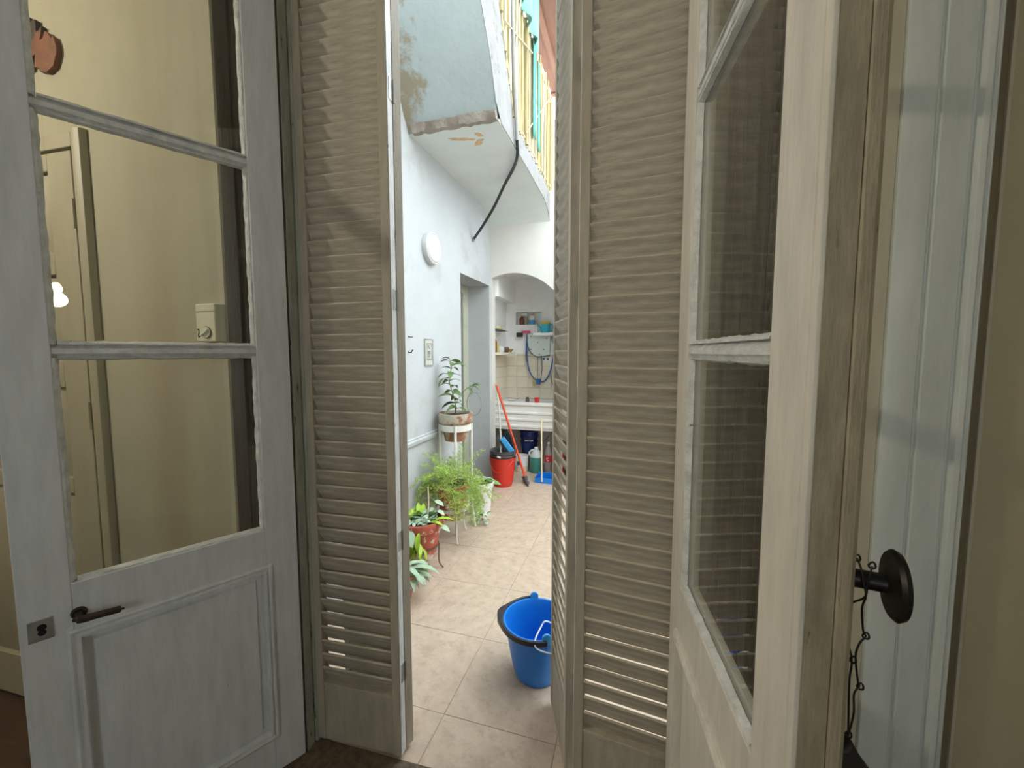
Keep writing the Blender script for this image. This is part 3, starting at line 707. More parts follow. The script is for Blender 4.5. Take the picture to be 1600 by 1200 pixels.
# ================================================================== INTERIOR SMALL THINGS
th=empty('thermostat',(OX+.026,OY+.001,0),RT); tag(th,'small cream thermostat box with a dial on the cream wall','thermostat')
b=MB(); b.box(-.274,-.196,-.118,-.080,1.483,1.603); b.build('case','thermostat',th,bevel=.003)
b=MB(); b.prism([(-.232+.0195*math.cos(2*PI*k/24),1.512+.0195*math.sin(2*PI*k/24)) for k in range(24)],-.1185,-.120,'y'); b.build('dial_ring','grey_plastic',th)
b=MB(); b.prism([(-.232+.0175*math.cos(2*PI*k/24),1.512+.0175*math.sin(2*PI*k/24)) for k in range(24)],-.119,-.1235,'y'); dl=b.build('dial','thermostat',th,bevel=.001)
b=MB(); a=R(35); b.prism([(-.232+x*math.cos(a)-z*math.sin(a),1.512+x*math.sin(a)+z*math.cos(a)) for x,z in ((-.016,-.002),(.016,-.002),(.016,.002),(-.016,.002))],-.1235,-.130,'y'); b.build('pointer','white_plastic',dl)
b=MB()
for q in ((-.270,-.2635,1.5195,1.5235),(-.2655,-.262,1.508,1.5235),(-.268,-.262,1.506,1.5095),(-.268,-.2645,1.500,1.509),(-.268,-.2585,1.497,1.5015)): b.box(q[0],q[1],-.1188,-.1176,q[2],q[3])
b.build('mark','black_plastic',th)
b=MB(); b.box(-.272,-.198,-.1186,-.1176,1.577,1.579); b.build('case_seam','brown_shade_seam',th)
# clay ornament
orn=[(-.933,2.441),(-.911,2.434),(-.909,2.423),(-.876,2.415),(-.841,2.429),(-.819,2.469),(-.818,2.492),(-.83,2.527),(-.84,2.52),(-.856,2.542),(-.868,2.548),(-.88,2.527),(-.896,2.523),(-.88,2.568),(-.899,2.555),(-.911,2.552),(-.909,2.593),(-.92,2.595),(-.935,2.586),(-.934,2.604),(-.96,2.607),(-.99,2.58),(-1.03,2.57),(-1.05,2.52),(-1.04,2.46),(-.99,2.43),(-.955,2.44),(-.942,2.475),(-.924,2.484)]
orn=[(p[0]+.004,p[1]) for p in orn]
b=MB(); b.prism(orn,-.097,-.081,'y')
o=room(b,'wall_ornament','ornament_clay',bevel=.0012); tag(o,'notched terracotta ornament hung high on the cream wall','ornament')
# bare bulbs that light the room (behind the viewer)
def bulb(name,label,p,watt,colr,rod):
    r=empty(name,p); tag(r,label,'lamp')
    b=MB(); b.lathe([(0,-.062),(.014,-.060),(.026,-.046),(.031,-.030),(.028,-.012),(.017,.006),(.013,.014)],18); b.build('bulb','bulb_glow',r)
    b=MB(); b.lathe([(.014,.012),(.019,.016),(.019,.050),(.008,.056),(0,.056)],16); b.build('socket','black_plastic',r)
    b=MB(); b.tube(rod,.004,6); b.build('cord','black_plastic',r)
    l=bpy.data.lights.new(name+'_light','POINT'); l.energy=watt; l.color=colr; l.shadow_soft_size=.05
    lo=bpy.data.objects.new('light',l); col.objects.link(lo); lo.parent=r; lo.location=(0,0,-.10)
    return r
bulb('pendant_bulb','bare warm bulb on a cord at the left of the room',(-2.34,-.09,2.62),52,(1.0,.89,.71),[(0,0,.05),(0,0,CEIL-2.62)])
bulb('pendant_bulb','bare warm bulb on a long cord behind the viewer',(.98,-.64,1.905),3,(1.0,.89,.71),[(0,0,.05),(0,0,CEIL-1.905)])

# ================================================================== BLUE BUCKET
def bucket(name,label,loc,r0,r1,h,m,th_=.004,rim=True,grp=None,rimm=None):
    r=empty(name,loc); tag(r,label,'bucket',grp)
    prof=[(0,.004),(r0-.006,.004),(r0-.004,0),(r0,.004)]
    for k in range(1,7):
        t=k/6; prof.append((r0+(r1-r0)*(t**.8),h*t))
    prof+=[(r1+.006,h-.004),(r1+.006,h+.002),(r1-.002,h+.002)] if rim else [(r1-.003,h)]
    for k in range(6,0,-1):
        t=k/6; prof.append((r0+(r1-r0)*(t**.8)-th_,h*t-.002 if k==6 else h*t))
    prof+=[(r0-th_-.002,.010),(0,.010)]
    b=MB(); b.lathe(prof,40); b.build('body',m,r,smooth=40)
    return r
BC=(-.395,1.715,0); bk=bucket('plastic_bucket','bright blue plastic bucket on the courtyard tiles by the right shutter',BC,.098,.146,.255,'blue_plastic')
# lugs at the pivots and the black bail folded down round the left half
pa=R(108); pb=R(-62)
for a in (pa,pb):
    b=MB(); c_=Vector((.151*math.cos(a),.151*math.sin(a),.268)); t_=Vector((-math.sin(a),math.cos(a),0)); n_=Vector((math.cos(a),math.sin(a),0))
    pts=[];k2=12
    ring=[(math.cos(q)*.019,math.sin(q)*.019) for q in [PI*i/8 for i in range(9)]]+[(-.019,-.028),(.019,-.028)]
    v=[tuple(c_+t_*p+Vector((0,0,q))+n_*d_) for d_ in (-.005,.006) for p,q in ring]; n=len(ring)
    b.add(v,[tuple(range(n)),tuple(range(n,2*n))[::-1]]+[(i,(i+1)%n,n+(i+1)%n,n+i) for i in range(n)]); b.build('lug','light_blue',bk,bevel=.002)
b=MB(); n=40; v=[]
for k in range(n+1):
    a=pa+(pb+2*PI-pa)*k/n; mid=math.exp(-((k/n-.40)/.10)**2); r_=.160+.008*mid; hh=.011+.008*mid; ww=.006+.009*mid; zc=.252-.004*math.sin(PI*k/n)
    for (dr_,dz) in ((-ww,-hh),(ww,-hh),(ww,hh),(-ww,hh)): v.append(((r_+dr_)*math.cos(a),(r_+dr_)*math.sin(a),zc+dz))
f=[(4*k+q,4*k+(q+1)%4,4*k+4+(q+1)%4,4*k+4+q) for k in range(n) for q in range(4)]+[(0,1,2,3),(4*n+3,4*n+2,4*n+1,4*n)]
b.add(v,f); b.build('handle','black_plastic',bk,bevel=.002)
b=MB(); b.tube(spline([(.14,-.02,.262),(.085,-.045,.275),(.050,-.060,.290),(.035,-.085,.274),(.026,-.140,.262),(.030,-.165,.248),(.060,-.172,.238),(.13,-.16,.225)],5),.0032,8)
wv=b.build('wire_hook','white_wire',loc=BC); tag(wv,'bent white wire hooked over the rim of the blue bucket','wire')

# ================================================================== POTS AND PLANTS
def pot(root,r0,r1,h,m,z0=0,rimh=.05,soil=True):
    b=MB(); e=.010
    b.lathe([(0,z0),(r0,z0),(r0+(r1-r0)*.75,z0+h-rimh-.004),(r1-.004,z0+h-rimh-.002),(r1+.004,z0+h-rimh+.004),(r1+.010,z0+h-.004),(r1+.008,z0+h),(r1-.006,z0+h),(r1-.014,z0+h-.03),(0,z0+h-.03)],30)
    p=b.build('pot',m,root,smooth=40)
    if soil:
        b=MB(); rn=random.Random(3); b.lathe([(0,z0+h-.012),(r1*.5,z0+h-.014),(r1-.012,z0+h-.022),(r1-.013,z0+h-.029),(0,z0+h-.029)],24); b.build('soil','soil',p)
    return p
def leaf_mesh(name,m,l,wd,curl=.5,fold=.25,n=6):
    """leaf along +x, arching down"""
    b=MB(); v=[]; a=.0; x=z=0.0
    for k in range(n+1):
        t=k/n; ww=wd*math.sin(PI*min(1,.06+t*.94))**.8*(1-.25*t)
        if k==n: ww=.0005
        v+=[(x,-ww,z+ww*fold),(x,0,z),(x,ww,z+ww*fold)]
        a-=curl/n; x+=l/n*math.cos(a); z+=l/n*math.sin(a)
    f=[]
    for k in range(n):
        f+=[(3*k,3*k+3,3*k+4,3*k+1),(3*k+1,3*k+4,3*k+5,3*k+2)]
    b.add(v,f)
    me=bpy.data.meshes.new(name); me.from_pydata(b.v,[],b.f); me.materials.append(M[m])
    me.polygons.foreach_set('use_smooth',[True]*len(me.polygons)); return me
def put_leaf(me,parent,p,az,el=0,roll=0,s=1):
    o=link('leaf',me,parent,p); o.rotation_euler=(Matrix.Rotation(az,4,'Z')@Matrix.Rotation(-el,4,'Y')@Matrix.Rotation(roll,4,'X')).to_euler(); o.scale=(s,s,s); return o
def ring_stand(name,label,loc,r,z,hh,spread,legs,m,rl,az0=.5,low=None,cat='plant stand'):
    e=empty(name,loc); tag(e,label,cat)
    b=MB(); n=32
    b.lathe([(r,z-hh/2),(r+.006,z-hh/2),(r+.006,z+hh/2),(r,z+hh/2),(r,z-hh/2)],n); b.build('ring',m,e,smooth=40)
    for k in range(legs):
        a=az0+2*PI*k/legs
        b=MB(); b.tube(spline([((r+.008)*math.cos(a),(r+.008)*math.sin(a),z+hh*.5),((r+.006)*math.cos(a),(r+.006)*math.sin(a),z*.7),((r*.95+spread*.4)*math.cos(a),(r*.95+spread*.4)*math.sin(a),z*.25),((r+spread)*math.cos(a),(r+spread)*math.sin(a),.004)],4),rl,8); b.build('leg',m,e)
    if low:
        b=MB(); b.lathe([(low[0]-.008,low[1]),(low[0],low[1]),(low[0],low[1]+.012),(low[0]-.008,low[1]+.012),(low[0]-.008,low[1])],24); b.build('lower_ring',m,e)
    return e
LM={k:leaf_mesh('leaf',m,l,wd,c,f_) for k,(m,l,wd,c,f_) in dict(dark=('leaf_dark',.105,.019,1.5,.35),mid=('leaf_mid',.10,.026,1.2,.3),bright=('leaf_bright',.13,.020,1.0,.3),silver=('leaf_silver',.10,.034,.9,.15),pale=('leaf_pale',.032,.014,.8,.2),long=('leaf_silver',.17,.024,1.5,.25)).items()}
# tall stand with the young sapling
PA=(-1.385,3.03)
ring_stand('plant_stand','tall white metal plant stand by the courtyard wall',(PA[0],PA[1],0),.120,.845,.05,.035,4,'stand_white',.011,.4,(.10,.30))
ap=empty('potted_sapling',(PA[0],PA[1],.735)); tag(ap,'young glossy-leaved sapling in a mossy clay pot on the tall stand','plant')
pot(ap,.088,.130,.225,'mossy_pot',0,.075)
b=MB(); st=spline([(0,0,.20),(.0,.0,.30),(-.03,.0,.40),(-.06,.01,.50),(-.03,0,.60),(-.055,.0,.68)],4); b.tube(st,[.006-.004*i/len(st) for i in range(len(st))],7); b.build('stem','stem_green',ap)
b=MB(); b.tube(spline([(0,0,.30),(.05,.02,.38),(.10,.03,.43),(.16,.05,.46)],4),.003,6); b.build('stem','stem_green',ap)
rn=random.Random(21)
for k in range(26):
    t=.10+.9*k/26; i=int(t*(len(st)-1)); p=st[i]; az=k*2.4+rn.uniform(-.4,.4)
    put_leaf(LM['dark'],ap,p,az,rn.uniform(.3,.9),rn.uniform(-.6,.6),rn.uniform(.95,1.45))
for k in range(6): put_leaf(LM['dark'],ap,(.09+.012*k,.03,.42+.007*k),rn.uniform(-1,1.5),rn.uniform(0,.8),rn.uniform(-.5,.5),.8)
b=MB(); cpt=[(.155+.062*math.cos(t),.02,.30+.095*math.sin(t)) for t in [2*PI*i/24 for i in range(25)]]; b.tube(cpt,.004,6)
for q in ((.155,.02,.40),): b.tube(spline([(.15,.02,.39),(.14,.02,.43),(.20,.03,.46)],4),.004,6)
b.build('wire_ring','pipe_grey',ap)
# asparagus fern on the low stand
PB=(-1.345,2.86)
ring_stand('plant_stand','low white metal plant stand carrying the feathery fern',(PB[0],PB[1],0),.125,.245,.024,.03,3,'stand_white',.006,-.9)
fb=empty('potted_fern',(PB[0],PB[1],.16)); tag(fb,'feathery bright green fern in a mossy red pot on the low stand','plant')
pot(fb,.085,.125,.27,'red_pot',0,.05)
b=MB(); rn=random.Random(8)
fm=MB()
def spray(mb,base,az,el,length,nseg,droop,rn):
    p=Vector(base); d=Vector((math.cos(az)*math.cos(el),math.sin(az)*math.cos(el),math.sin(el))); pts=[p.copy()]
    for k in range(nseg):
        d.z-=droop/nseg; d.normalize(); p=p+d*length/nseg; p.x=max(p.x,-.180); pts.append(p.copy())
        if k>1:
            side=d.cross(Vector((0,0,1))).normalized()
            ext=.075*(1-.6*k/nseg)
            for s_ in (-1,1):
                q=p+side*s_*ext*rn.uniform(.6,1.1)+Vector((0,0,rn.uniform(-.02,.03)))+d*.03; q.x=max(q.x,-.182)
                nd=7
                for j in range(1,nd+1):
                    c=p.lerp(q,j/nd)
                    for _ in range(3):
                        t=Vector((rn.uniform(-1,1),rn.uniform(-1,1),rn.uniform(-.6,1))).normalized()*.020
                        u=t.cross(Vector((rn.uniform(-1,1),rn.uniform(-1,1),rn.uniform(-1,1)))).normalized()*.0016
                        mb.add([c-u,c+u,c+t],[(0,1,2)])
                mb.add([p-Vector((0,0,.0008)),p+Vector((0,0,.0008)),q],[(0,1,2)])
    return pts
sp=[]
for k in range(64):
    az=rn.uniform(0,2*PI); el=rn.uniform(.25,1.35); L_=rn.uniform(.20,.37)
    sp.append(spray(fm,(rn.uniform(-.05,.05),rn.uniform(-.05,.05),.26),az,el,L_,9,rn.uniform(.8,2.2),rn))
for k in range(14):
    az=rn.uniform(-1.4,.3); sp.append(spray(fm,(.08,-.02,.27),az,rn.uniform(-.1,.4),rn.uniform(.2,.32),9,rn.uniform(1.2,2.2),rn))
fo=fm.build('fronds','fern_green',fb,smooth=0,fix=False); fo['kind']='stuff'
for s_ in sp[::3]:
    b=MB(); b.tube(s_,.0016,4,cap=False); b.build('frond_stem','fern_green',fb)
for q in ([(-.06,-.03,.22),(0,-.06,.30),(.04,-.09,.40)],[(-.08,-.08,.20),(.02,-.12,.27),(.07,-.14,.31)],[(-.09,-.05,.1),(-.085,-.06,.3),(-.08,-.06,.42)]):
    b=MB(); b.tube(spline(q,4),.0035,6); b.build('dry_twig','twig',fb)
# white pot behind the fern
PC=(-1.30,3.36)
wp=empty('potted_plant',(PC[0],PC[1],0)); tag(wp,'weathered white pot with dull leaves standing behind the feathery fern','plant')
pot(wp,.085,.115,.30,'white_pot',0,.05)
rn=random.Random(17)
for k in range(26):
    put_leaf(LM['mid' if k%3 else 'pale'],wp,(rn.uniform(-.06,.08),rn.uniform(-.07,.07),.28),rn.uniform(-2.2,1.4),rn.uniform(.1,1.2),rn.uniform(-.5,.5),rn.uniform(.8,1.4) if k%3 else 2.2)
# small trailing weed at its foot
wd_=empty('trailing_weed',(-1.22,3.17,0)); tag(wd_,'small tuft of dry trailing weed on the tiles under the fern','plant')
for k in range(34):
    a=rn.uniform(0,2*PI); r_=rn.uniform(0,.06); L_=rn.uniform(.6,1.2)
    put_leaf(LM['pale' if k%2 else 'mid'],wd_,(r_*math.cos(a),r_*math.sin(a),.006+rn.uniform(0,.10)),a,rn.uniform(.2,1.0),0,L_*(.5 if k%2==0 else 1.4))
# variegated plant beside the red bucket
vp=empty('variegated_plant',(-1.47,3.86,0)); tag(vp,'low variegated plant with white-edged leaves beside the red bucket','plant')
pot(vp,.05,.072,.10,'terracotta',0,.025)
for k in range(20):
    put_leaf(LM['silver' if k%2 else 'dark'],vp,(rn.uniform(-.03,.03),rn.uniform(-.03,.03),.09),rn.uniform(-1.9,1.9),rn.uniform(.2,1.1),rn.uniform(-.4,.4),rn.uniform(.7,1.3))
# front red pot
PD=(-1.345,2.37)
ring_stand('plant_stand','rusty three-legged iron stand under the front red pot',(PD[0],PD[1],0),.112,.165,.010,.035,3,'iron_rust',.0045,.28)
rp=empty('potted_plant',(PD[0],PD[1],.085)); tag(rp,'flaking red painted pot with mixed silvery leaves, nearest the left shutter','plant')
pot(rp,.092,.145,.262,'red_pot',0,.06)
rn=random.Random(31)
for k in range(42):
    a=rn.uniform(0,2*PI); r_=rn.uniform(.0,.11)
    put_leaf(LM['silver' if k%3==0 else ('mid' if k%3==1 else 'bright')],rp,(r_*math.cos(a),r_*math.sin(a),.245),rn.uniform(0,2*PI),rn.uniform(.4,1.4),rn.uniform(-.6,.6),rn.uniform(.65,1.2))
for k in range(60):
    a=rn.uniform(0,2*PI); r_=rn.uniform(.0,.125)
    put_leaf(LM['pale'],rp,(r_*math.cos(a),r_*math.sin(a),.245+rn.uniform(0,.04)),rn.uniform(0,2*PI),rn.uniform(.2,1.2),rn.uniform(-.6,.6),rn.uniform(.7,1.2))
for q,s_ in (((.17,-.05,.245),1.0),((.06,.09,.35),1.0),((.10,.05,.30),.8)):
    b=MB(); b.tube(spline([(.04,0,.245),(q[0]*.6,q[1]*.6,q[2]+.03),q],4),.0022,5); b.build('stem','stem_green',rp); put_leaf(LM['silver'],rp,q,.3,-.1,.3,s_*.75)
b=MB(); b.tube(spline([(.05,.0,.25),(.055,.01,.36),(.05,.015,.47)],3),.004,6); b.build('stake','pale_wood',rp)
for k in range(13):   # lime shoots spilling over the near side
    put_leaf(LM['bright'],rp,(.035+rn.uniform(-.04,.04),-.142+.004*k*.5,.225-.011*k+rn.uniform(-.02,.02)),rn.uniform(-1.6,.3),rn.uniform(-1.2,-.2),rn.uniform(-.5,.5),rn.uniform(.6,.95))
put_leaf(LM['silver'],rp,(.0,-.155,.235),-.9,-.3,.2,1.1)
# plant half hidden behind the left shutter
PE=(-1.30,2.02)
hp=empty('potted_plant',(PE[0],PE[1],0)); tag(hp,'plant with drooping silvery long leaves half hidden by the left shutter','plant')
pot(hp,.07,.11,.17,'terracotta',0,.045)
for k in range(18):
    put_leaf(LM['long'],hp,(rn.uniform(-.03,.06),rn.uniform(-.03,.06),.16),rn.uniform(-.9,1.5),rn.uniform(.1,.9),rn.uniform(-.4,.4),rn.uniform(.8,1.25))

# ================================================================== LAUNDRY NICHE
sk=empty('laundry_sink',(-1.14,4.62,0)); tag(sk,'white concrete laundry trough with ridged front in the niche','sink')
b=MB(); x0,x1=-.465,.455
b.box(x0,x1,.0,.055,.53,.845); b.box(x0,x0+.05,.055,.49,.53,.845); b.box(x1-.05,x1,.055,.49,.53,.845); b.box(x0+.05,x1-.05,.44,.49,.53,.845); b.box(x0+.05,x1-.05,.055,.44,.53,.575)
b.build('basin','sink_white',sk,bevel=.006)
b=MB(); b.box(x0-.002,x1+.002,-.022,.060,.822,.862); b.build('rim','sink_white',sk,bevel=.008)
for z in (.575,.655,.735):
    b=MB(); b.prism([(-.001,z-.018),(-.014,z-.012),(-.014,z+.010),(-.001,z+.018)],x0+.01,x1-.01,'x'); b.build('ridge','sink_white',sk,bevel=.003)
for xx in (x0+.01,x1-.07):
    b=MB(); b.box(xx,xx+.06,.06,.48,0,.53); b.build('pier','sink_under',sk)
# things on the sink rim
def lathe_obj(name,label,cat,loc,prof,m,n=20,grp=None,parts=()):
    if not parts:
        b=MB(); b.lathe(prof,n); o=b.build(name,m,loc=loc,smooth=40); return tag(o,label,cat,grp)
    r=empty(name,loc); tag(r,label,cat,grp)
    b=MB(); b.lathe(prof,n); b.build('body',m,r,smooth=40)
    for pn,pp,pm in parts:
        b=MB(); b.lathe(pp,n); b.build(pn,pm,r,smooth=40)
    return r
lathe_obj('small_jar','small dark jar on the sink rim','jar',(-1.20,4.645,.862),[(0,0),(.020,0),(.022,.006),(.022,.036),(.016,.042),(.016,.046),(0,.046)],'grey_plastic',parts=[('lid',[(0,.060),(.018,.058),(.018,.045),(0,.045)],'black_plastic')])
lathe_obj('plastic_cup','small bright red cup on the sink rim','cup',(-1.085,4.645,.862),[(0,.0),(.026,0),(.032,.052),(.034,.056),(.029,.056),(.024,.006),(0,.006)],'red_plastic')
b=MB(); b.tube(spline([(-1.44,4.66,.868),(-1.36,4.66,.872),(-1.30,4.67,.905)],4),.0035,6); tag(b.build('bent_wire','pipe_grey'),'thin bent wire lying on the left end of the sink','wire')

# red bucket with dark buckets nested inside
RB=(-1.352,4.175,0)
rb=bucket('plastic_bucket','red plastic bucket under a nested dark bucket by the sink',RB,.100,.140,.315,'red_plastic')
b=MB(); b.tube(spline([(-.135,-.06,.30),(-.06,-.155,.20),(.03,-.165,.19),(.10,-.13,.25),(.135,-.06,.30)],5),.0035,6); b.build('bail','red_plastic',rb)
bb=bucket('nested_bucket','dark grey bucket standing in the red bucket',(RB[0],RB[1],.125),.098,.134,.265,'grey_plastic')
for z,rr in ((.215,.136),(.245,.138)):
    b=MB(); b.lathe([(rr,z-.006),(rr+.007,z-.004),(rr+.007,z+.004),(rr,z+.006),(rr,z-.006)],36); b.build('band','grey_plastic',bb,smooth=40)
b=MB(); b.prism([(-.02,.215),(.02,.205),(.025,.222),(-.015,.232)],-.148,-.144,'y'); b.build('clip','white_plastic',bb)
# things standing in it
b=MB(); b.tube(spline([(-1.375,4.16,.15),(-1.385,4.20,.50),(-1.425,4.27,.78),(-1.455,4.30,.985)],4),.010,8); tag(b.build('stick','broom_wood'),'peeling white wooden stick standing in the nested buckets','stick')
db=empty('scrub_brush',(-1.315,4.185,.45)); tag(db,'light blue brush standing in the nested buckets','brush'); db.rotation_euler=(R(-10),R(-38),R(15))
b=MB(); b.box(-.030,.030,-.010,.010,-.12,.085); b.build('brush_back','light_blue',db,bevel=.008)
b=MB(); b.box(-.045,-.031,-.016,.016,-.10,.07); b.build('bristles','black_plastic',db)
b=MB(); b.prism([(-1.36,.40),(-1.25,.40),(-1.27,.52),(-1.30,.585),(-1.325,.60),(-1.335,.57),(-1.37,.545)],4.23,4.255,'y'); tag(b.build('dust_pan','black_plastic',bevel=.004),'black plastic dustpan standing behind the blue brush','dustpan')
# squeegee with orange handle
sq=empty('floor_squeegee',(-1.125,4.285,0)); tag(sq,'floor squeegee with long orange red handle leaning in the niche','squeegee')
b=MB(); b.tube([(0,0,.055),(-.365,.075,1.085)],.0125,12); b.build('handle','orange_handle',sq)
b=MB(); b.tube([(-.362,.0745,1.078),(-.366,.0755,1.09)],.0135,12); b.build('end_cap','broom_wood',sq)
b=MB(); a=R(35); d_=Vector((math.cos(R(-60)),math.sin(R(-60)),0)); n_=Vector((-d_.y,d_.x,0))
def obx(b,c,d,n,L_,w_,z0,z1):
    v=[tuple(Vector(c)+d*s*L_+n*t*w_+Vector((0,0,z))) for s in (-1,1) for t in (-1,1) for z in (z0,z1)]
    b.add(v,[(0,1,3,2),(4,6,7,5),(0,4,5,1),(2,3,7,6),(0,2,6,4),(1,5,7,3)])
obx(b,(0,0,0),d_,n_,.11,.013,.028,.055); obx(b,(0,0,0),d_,n_,.028,.016,.050,.085); b.build('head','grey_plastic',sq,bevel=.003)
b=MB(); obx(b,(0,0,0),d_,n_,.108,.004,0,.03); b.build('blade','black_plastic',sq)
# blue dustpan with pale stick handle
dp=empty('long_dustpan',(-.925,4.44,0)); tag(dp,'blue dustpan with a thin pale upright stick by the right shutter','dustpan')
b=MB(); b.box(-.11,.12,-.09,.09,.0,.006); b.box(-.11,.12,.085,.09,.006,.075); b.box(-.11,-.105,-.07,.085,.006,.06); b.box(.115,.12,-.07,.085,.006,.06); b.prism([(-.11,.0),(.12,.0),(.12,.058),(-.11,.058)],-.095,-.089,'y'); b.build('pan','light_blue' if 0 else 'blue_plastic',dp,bevel=.003)
b=MB(); b.tube([(-.030,-.10,.02),(-.046,-.06,.72)],.0085,10); b.build('handle','pale_wood',dp)
# under the sink
for k,(z,r_) in enumerate(((0.165,.108),(.235,.112),(.300,.116))):
    n_=bucket('navy_bucket',('lowest','middle','topmost')[k]+' navy bucket of the stack under the sink',(-1.255,4.96,z),r_-.03,r_,.165,'navy_plastic',grp='navy buckets under the sink')
    if k==1:
        rn=random.Random(2)
        for i in range(6):
            a=R(-105+i*10); b=MB(); b.box(-.005,.005+rn.uniform(0,.006),-.001,.001,-.008,.008); b.build('marking','white_plastic',n_,loc=((r_-.004)*math.cos(a),(r_-.004)*math.sin(a),.118),rot=(0,0,a+PI/2))
pb_=empty('paint_bucket',(-1.305,4.765,0)); tag(pb_,'white paint tub half full, left of the green jug under the sink','bucket')
b=MB(); b.lathe([(0,0),(.078,0),(.082,.004),(.084,.07),(.0842,.0705)],30); b.build('lower_body','cream_plastic',pb_,smooth=40)
b=MB(); b.lathe([(.0842,.0705),(.088,.165),(.093,.168),(.093,.19),(.084,.19),(.08,.16),(0,.16)],30); b.build('body','white_plastic',pb_,smooth=40)
b=MB(); b.box(-.028,.004,-.0875,-.084,.085,.135); b.build('sticker','navy_trim',pb_)
jg=empty('detergent_jug',(-1.115,4.755,0)); tag(jg,'clear jug of teal detergent with a white handle under the sink','jug')
b=MB(); b.lathe([(0,0),(.074,0),(.080,.008),(.080,.185),(.079,.19),(0,.19)],26); b.build('liquid','teal_liquid',jg,smooth=40)
b=MB(); b.lathe([(.079,.1905),(.076,.21),(.060,.245),(.034,.268),(.024,.275),(.024,.285),(0,.285)],26); b.build('shoulder','jug_clear',jg,smooth=40)
b=MB(); b.lathe([(0,.305),(.024,.303),(.027,.284),(0,.284)],20); b.build('cap','white_plastic',jg)
b=MB(); b.tube(spline([(-.072,-.02,.205),(-.082,-.03,.235),(-.055,-.035,.268),(-.022,-.028,.275)],4),.010,8); b.build('handle','white_plastic',jg)
bt=empty('soda_bottle',(-.955,4.70,0)); tag(bt,'empty clear bottle with a red label beside the teal jug','bottle')
b=MB(); b.lathe([(0,0),(.040,0),(.046,.010),(.045,.10),(.047,.14),(.046,.24),(.040,.275),(.022,.325),(.013,.345),(.013,.365),(0,.365)],24); b.build('body','bottle_clear',bt,smooth=40)
b=MB(); b.lathe([(.0475,.155),(.0485,.156),(.0485,.235),(.0475,.236)],24); lb=b.build('label_band','label_red',bt,smooth=40)
for (x,z,w_) in ((-.014,.205,.024),(-.018,.195,.014),(-.012,.180,.030),(-.006,.170,.018)):
    b=MB(); b.box(x,x+w_,-.0500,-.0478,z,z+.006); b.build('lettering','white_plastic',lb)
b=MB(); b.lathe([(0,.388),(.014,.386),(.0155,.364),(0,.364)],18); b.build('cap','jug_clear',bt)
rd=MB(); rd.box(-.925,-.77,4.78,4.92,0,.30); o=rd.build('jerry_can','label_red',bevel=.015); 
b=MB(); b.tube(spline([(-.89,4.85,.298),(-.89,4.85,.33),(-.83,4.85,.33),(-.81,4.85,.298)],4),.011,8); b.build('handle','label_red',o)
tag(o,'dark red can behind the clear bottle under the sink','can')
b=MB(); b.tube([(-1.06,4.80,.33),(-.93,4.86,.50)],.006,6); tag(b.build('thin_stick','pipe_grey'),'thin grey stick slanting under the sink behind the bottle','stick')

# ledge things
lathe_obj('spray_bottle','orange brown bottle at the left edge of the niche ledge','bottle',(-1.555,4.50,1.445),[(0,0),(.024,0),(.026,.01),(.026,.12),(.016,.155),(.010,.165),(0,.165)],'brown_glass',parts=[('cap',[(0,.20),(.012,.198),(.014,.165),(0,.165)],'coral_plastic')])
lathe_obj('sauce_bottle','olive yellow bottle on the niche ledge','bottle',(-1.545,4.565,1.445),[(0,0),(.020,0),(.021,.01),(.021,.075),(.012,.100),(.009,.112),(0,.112)],'olive_bottle',parts=[('cap',[(0,.128),(.009,.127),(.010,.112),(0,.112)],'yellow_plastic')])
b=MB(); b.box(-1.585,-1.51,4.66,4.72,1.445,1.515); tag(b.build('soap_box','white_plastic',bevel=.004),'small white box on the niche ledge','box')
for k,(x,y,m) in enumerate(((-1.515,4.745,'grey_plastic'),(-1.50,4.80,'brown_glass'))):
    lathe_obj('jar',('grey','brown')[k]+' jar at the back of the niche ledge','jar',(x,y,1.445),[(0,0),(.022,0),(.024,.006),(.024,.055),(.018,.064),(0,.064)],m,grp='jars on the ledge')
lathe_obj('brass_bowl','small brass bowl on the tile edge of the niche','bowl',(-1.483,4.90,1.445),[(0,.0),(.018,0),(.014,.008),(.030,.030),(.034,.042),(.030,.042),(.014,.014),(0,.012)],'brass')
ws=empty('wire_shelf',(-1.61,4.46,1.70)); tag(ws,'small dark wall shelf with bracket holding sponges in the niche','shelf')
b=MB(); b.box(0,.11,0,.30,0,.012); b.build('board','black_plastic',ws,bevel=.002)
b=MB(); b.tube(spline([(.004,.28,-.09),(.06,.28,-.05),(.11,.29,0)],4),.005,6); b.build('bracket','stand_white',ws)
b=MB(); b.box(.0,.105,.30,.40,.0,.006); b.build('tray_end','grey_plastic',ws)
for k in range(3):
    b=MB(); b.box(-1.600,-1.515,4.48+k*.082,4.553+k*.082,1.712,1.755); tag(b.build('sponge','sponge',bevel=.006),('nearest','middle','farthest')[k]+' yellowish sponge on the dark wall shelf','sponge','sponges on the shelf')
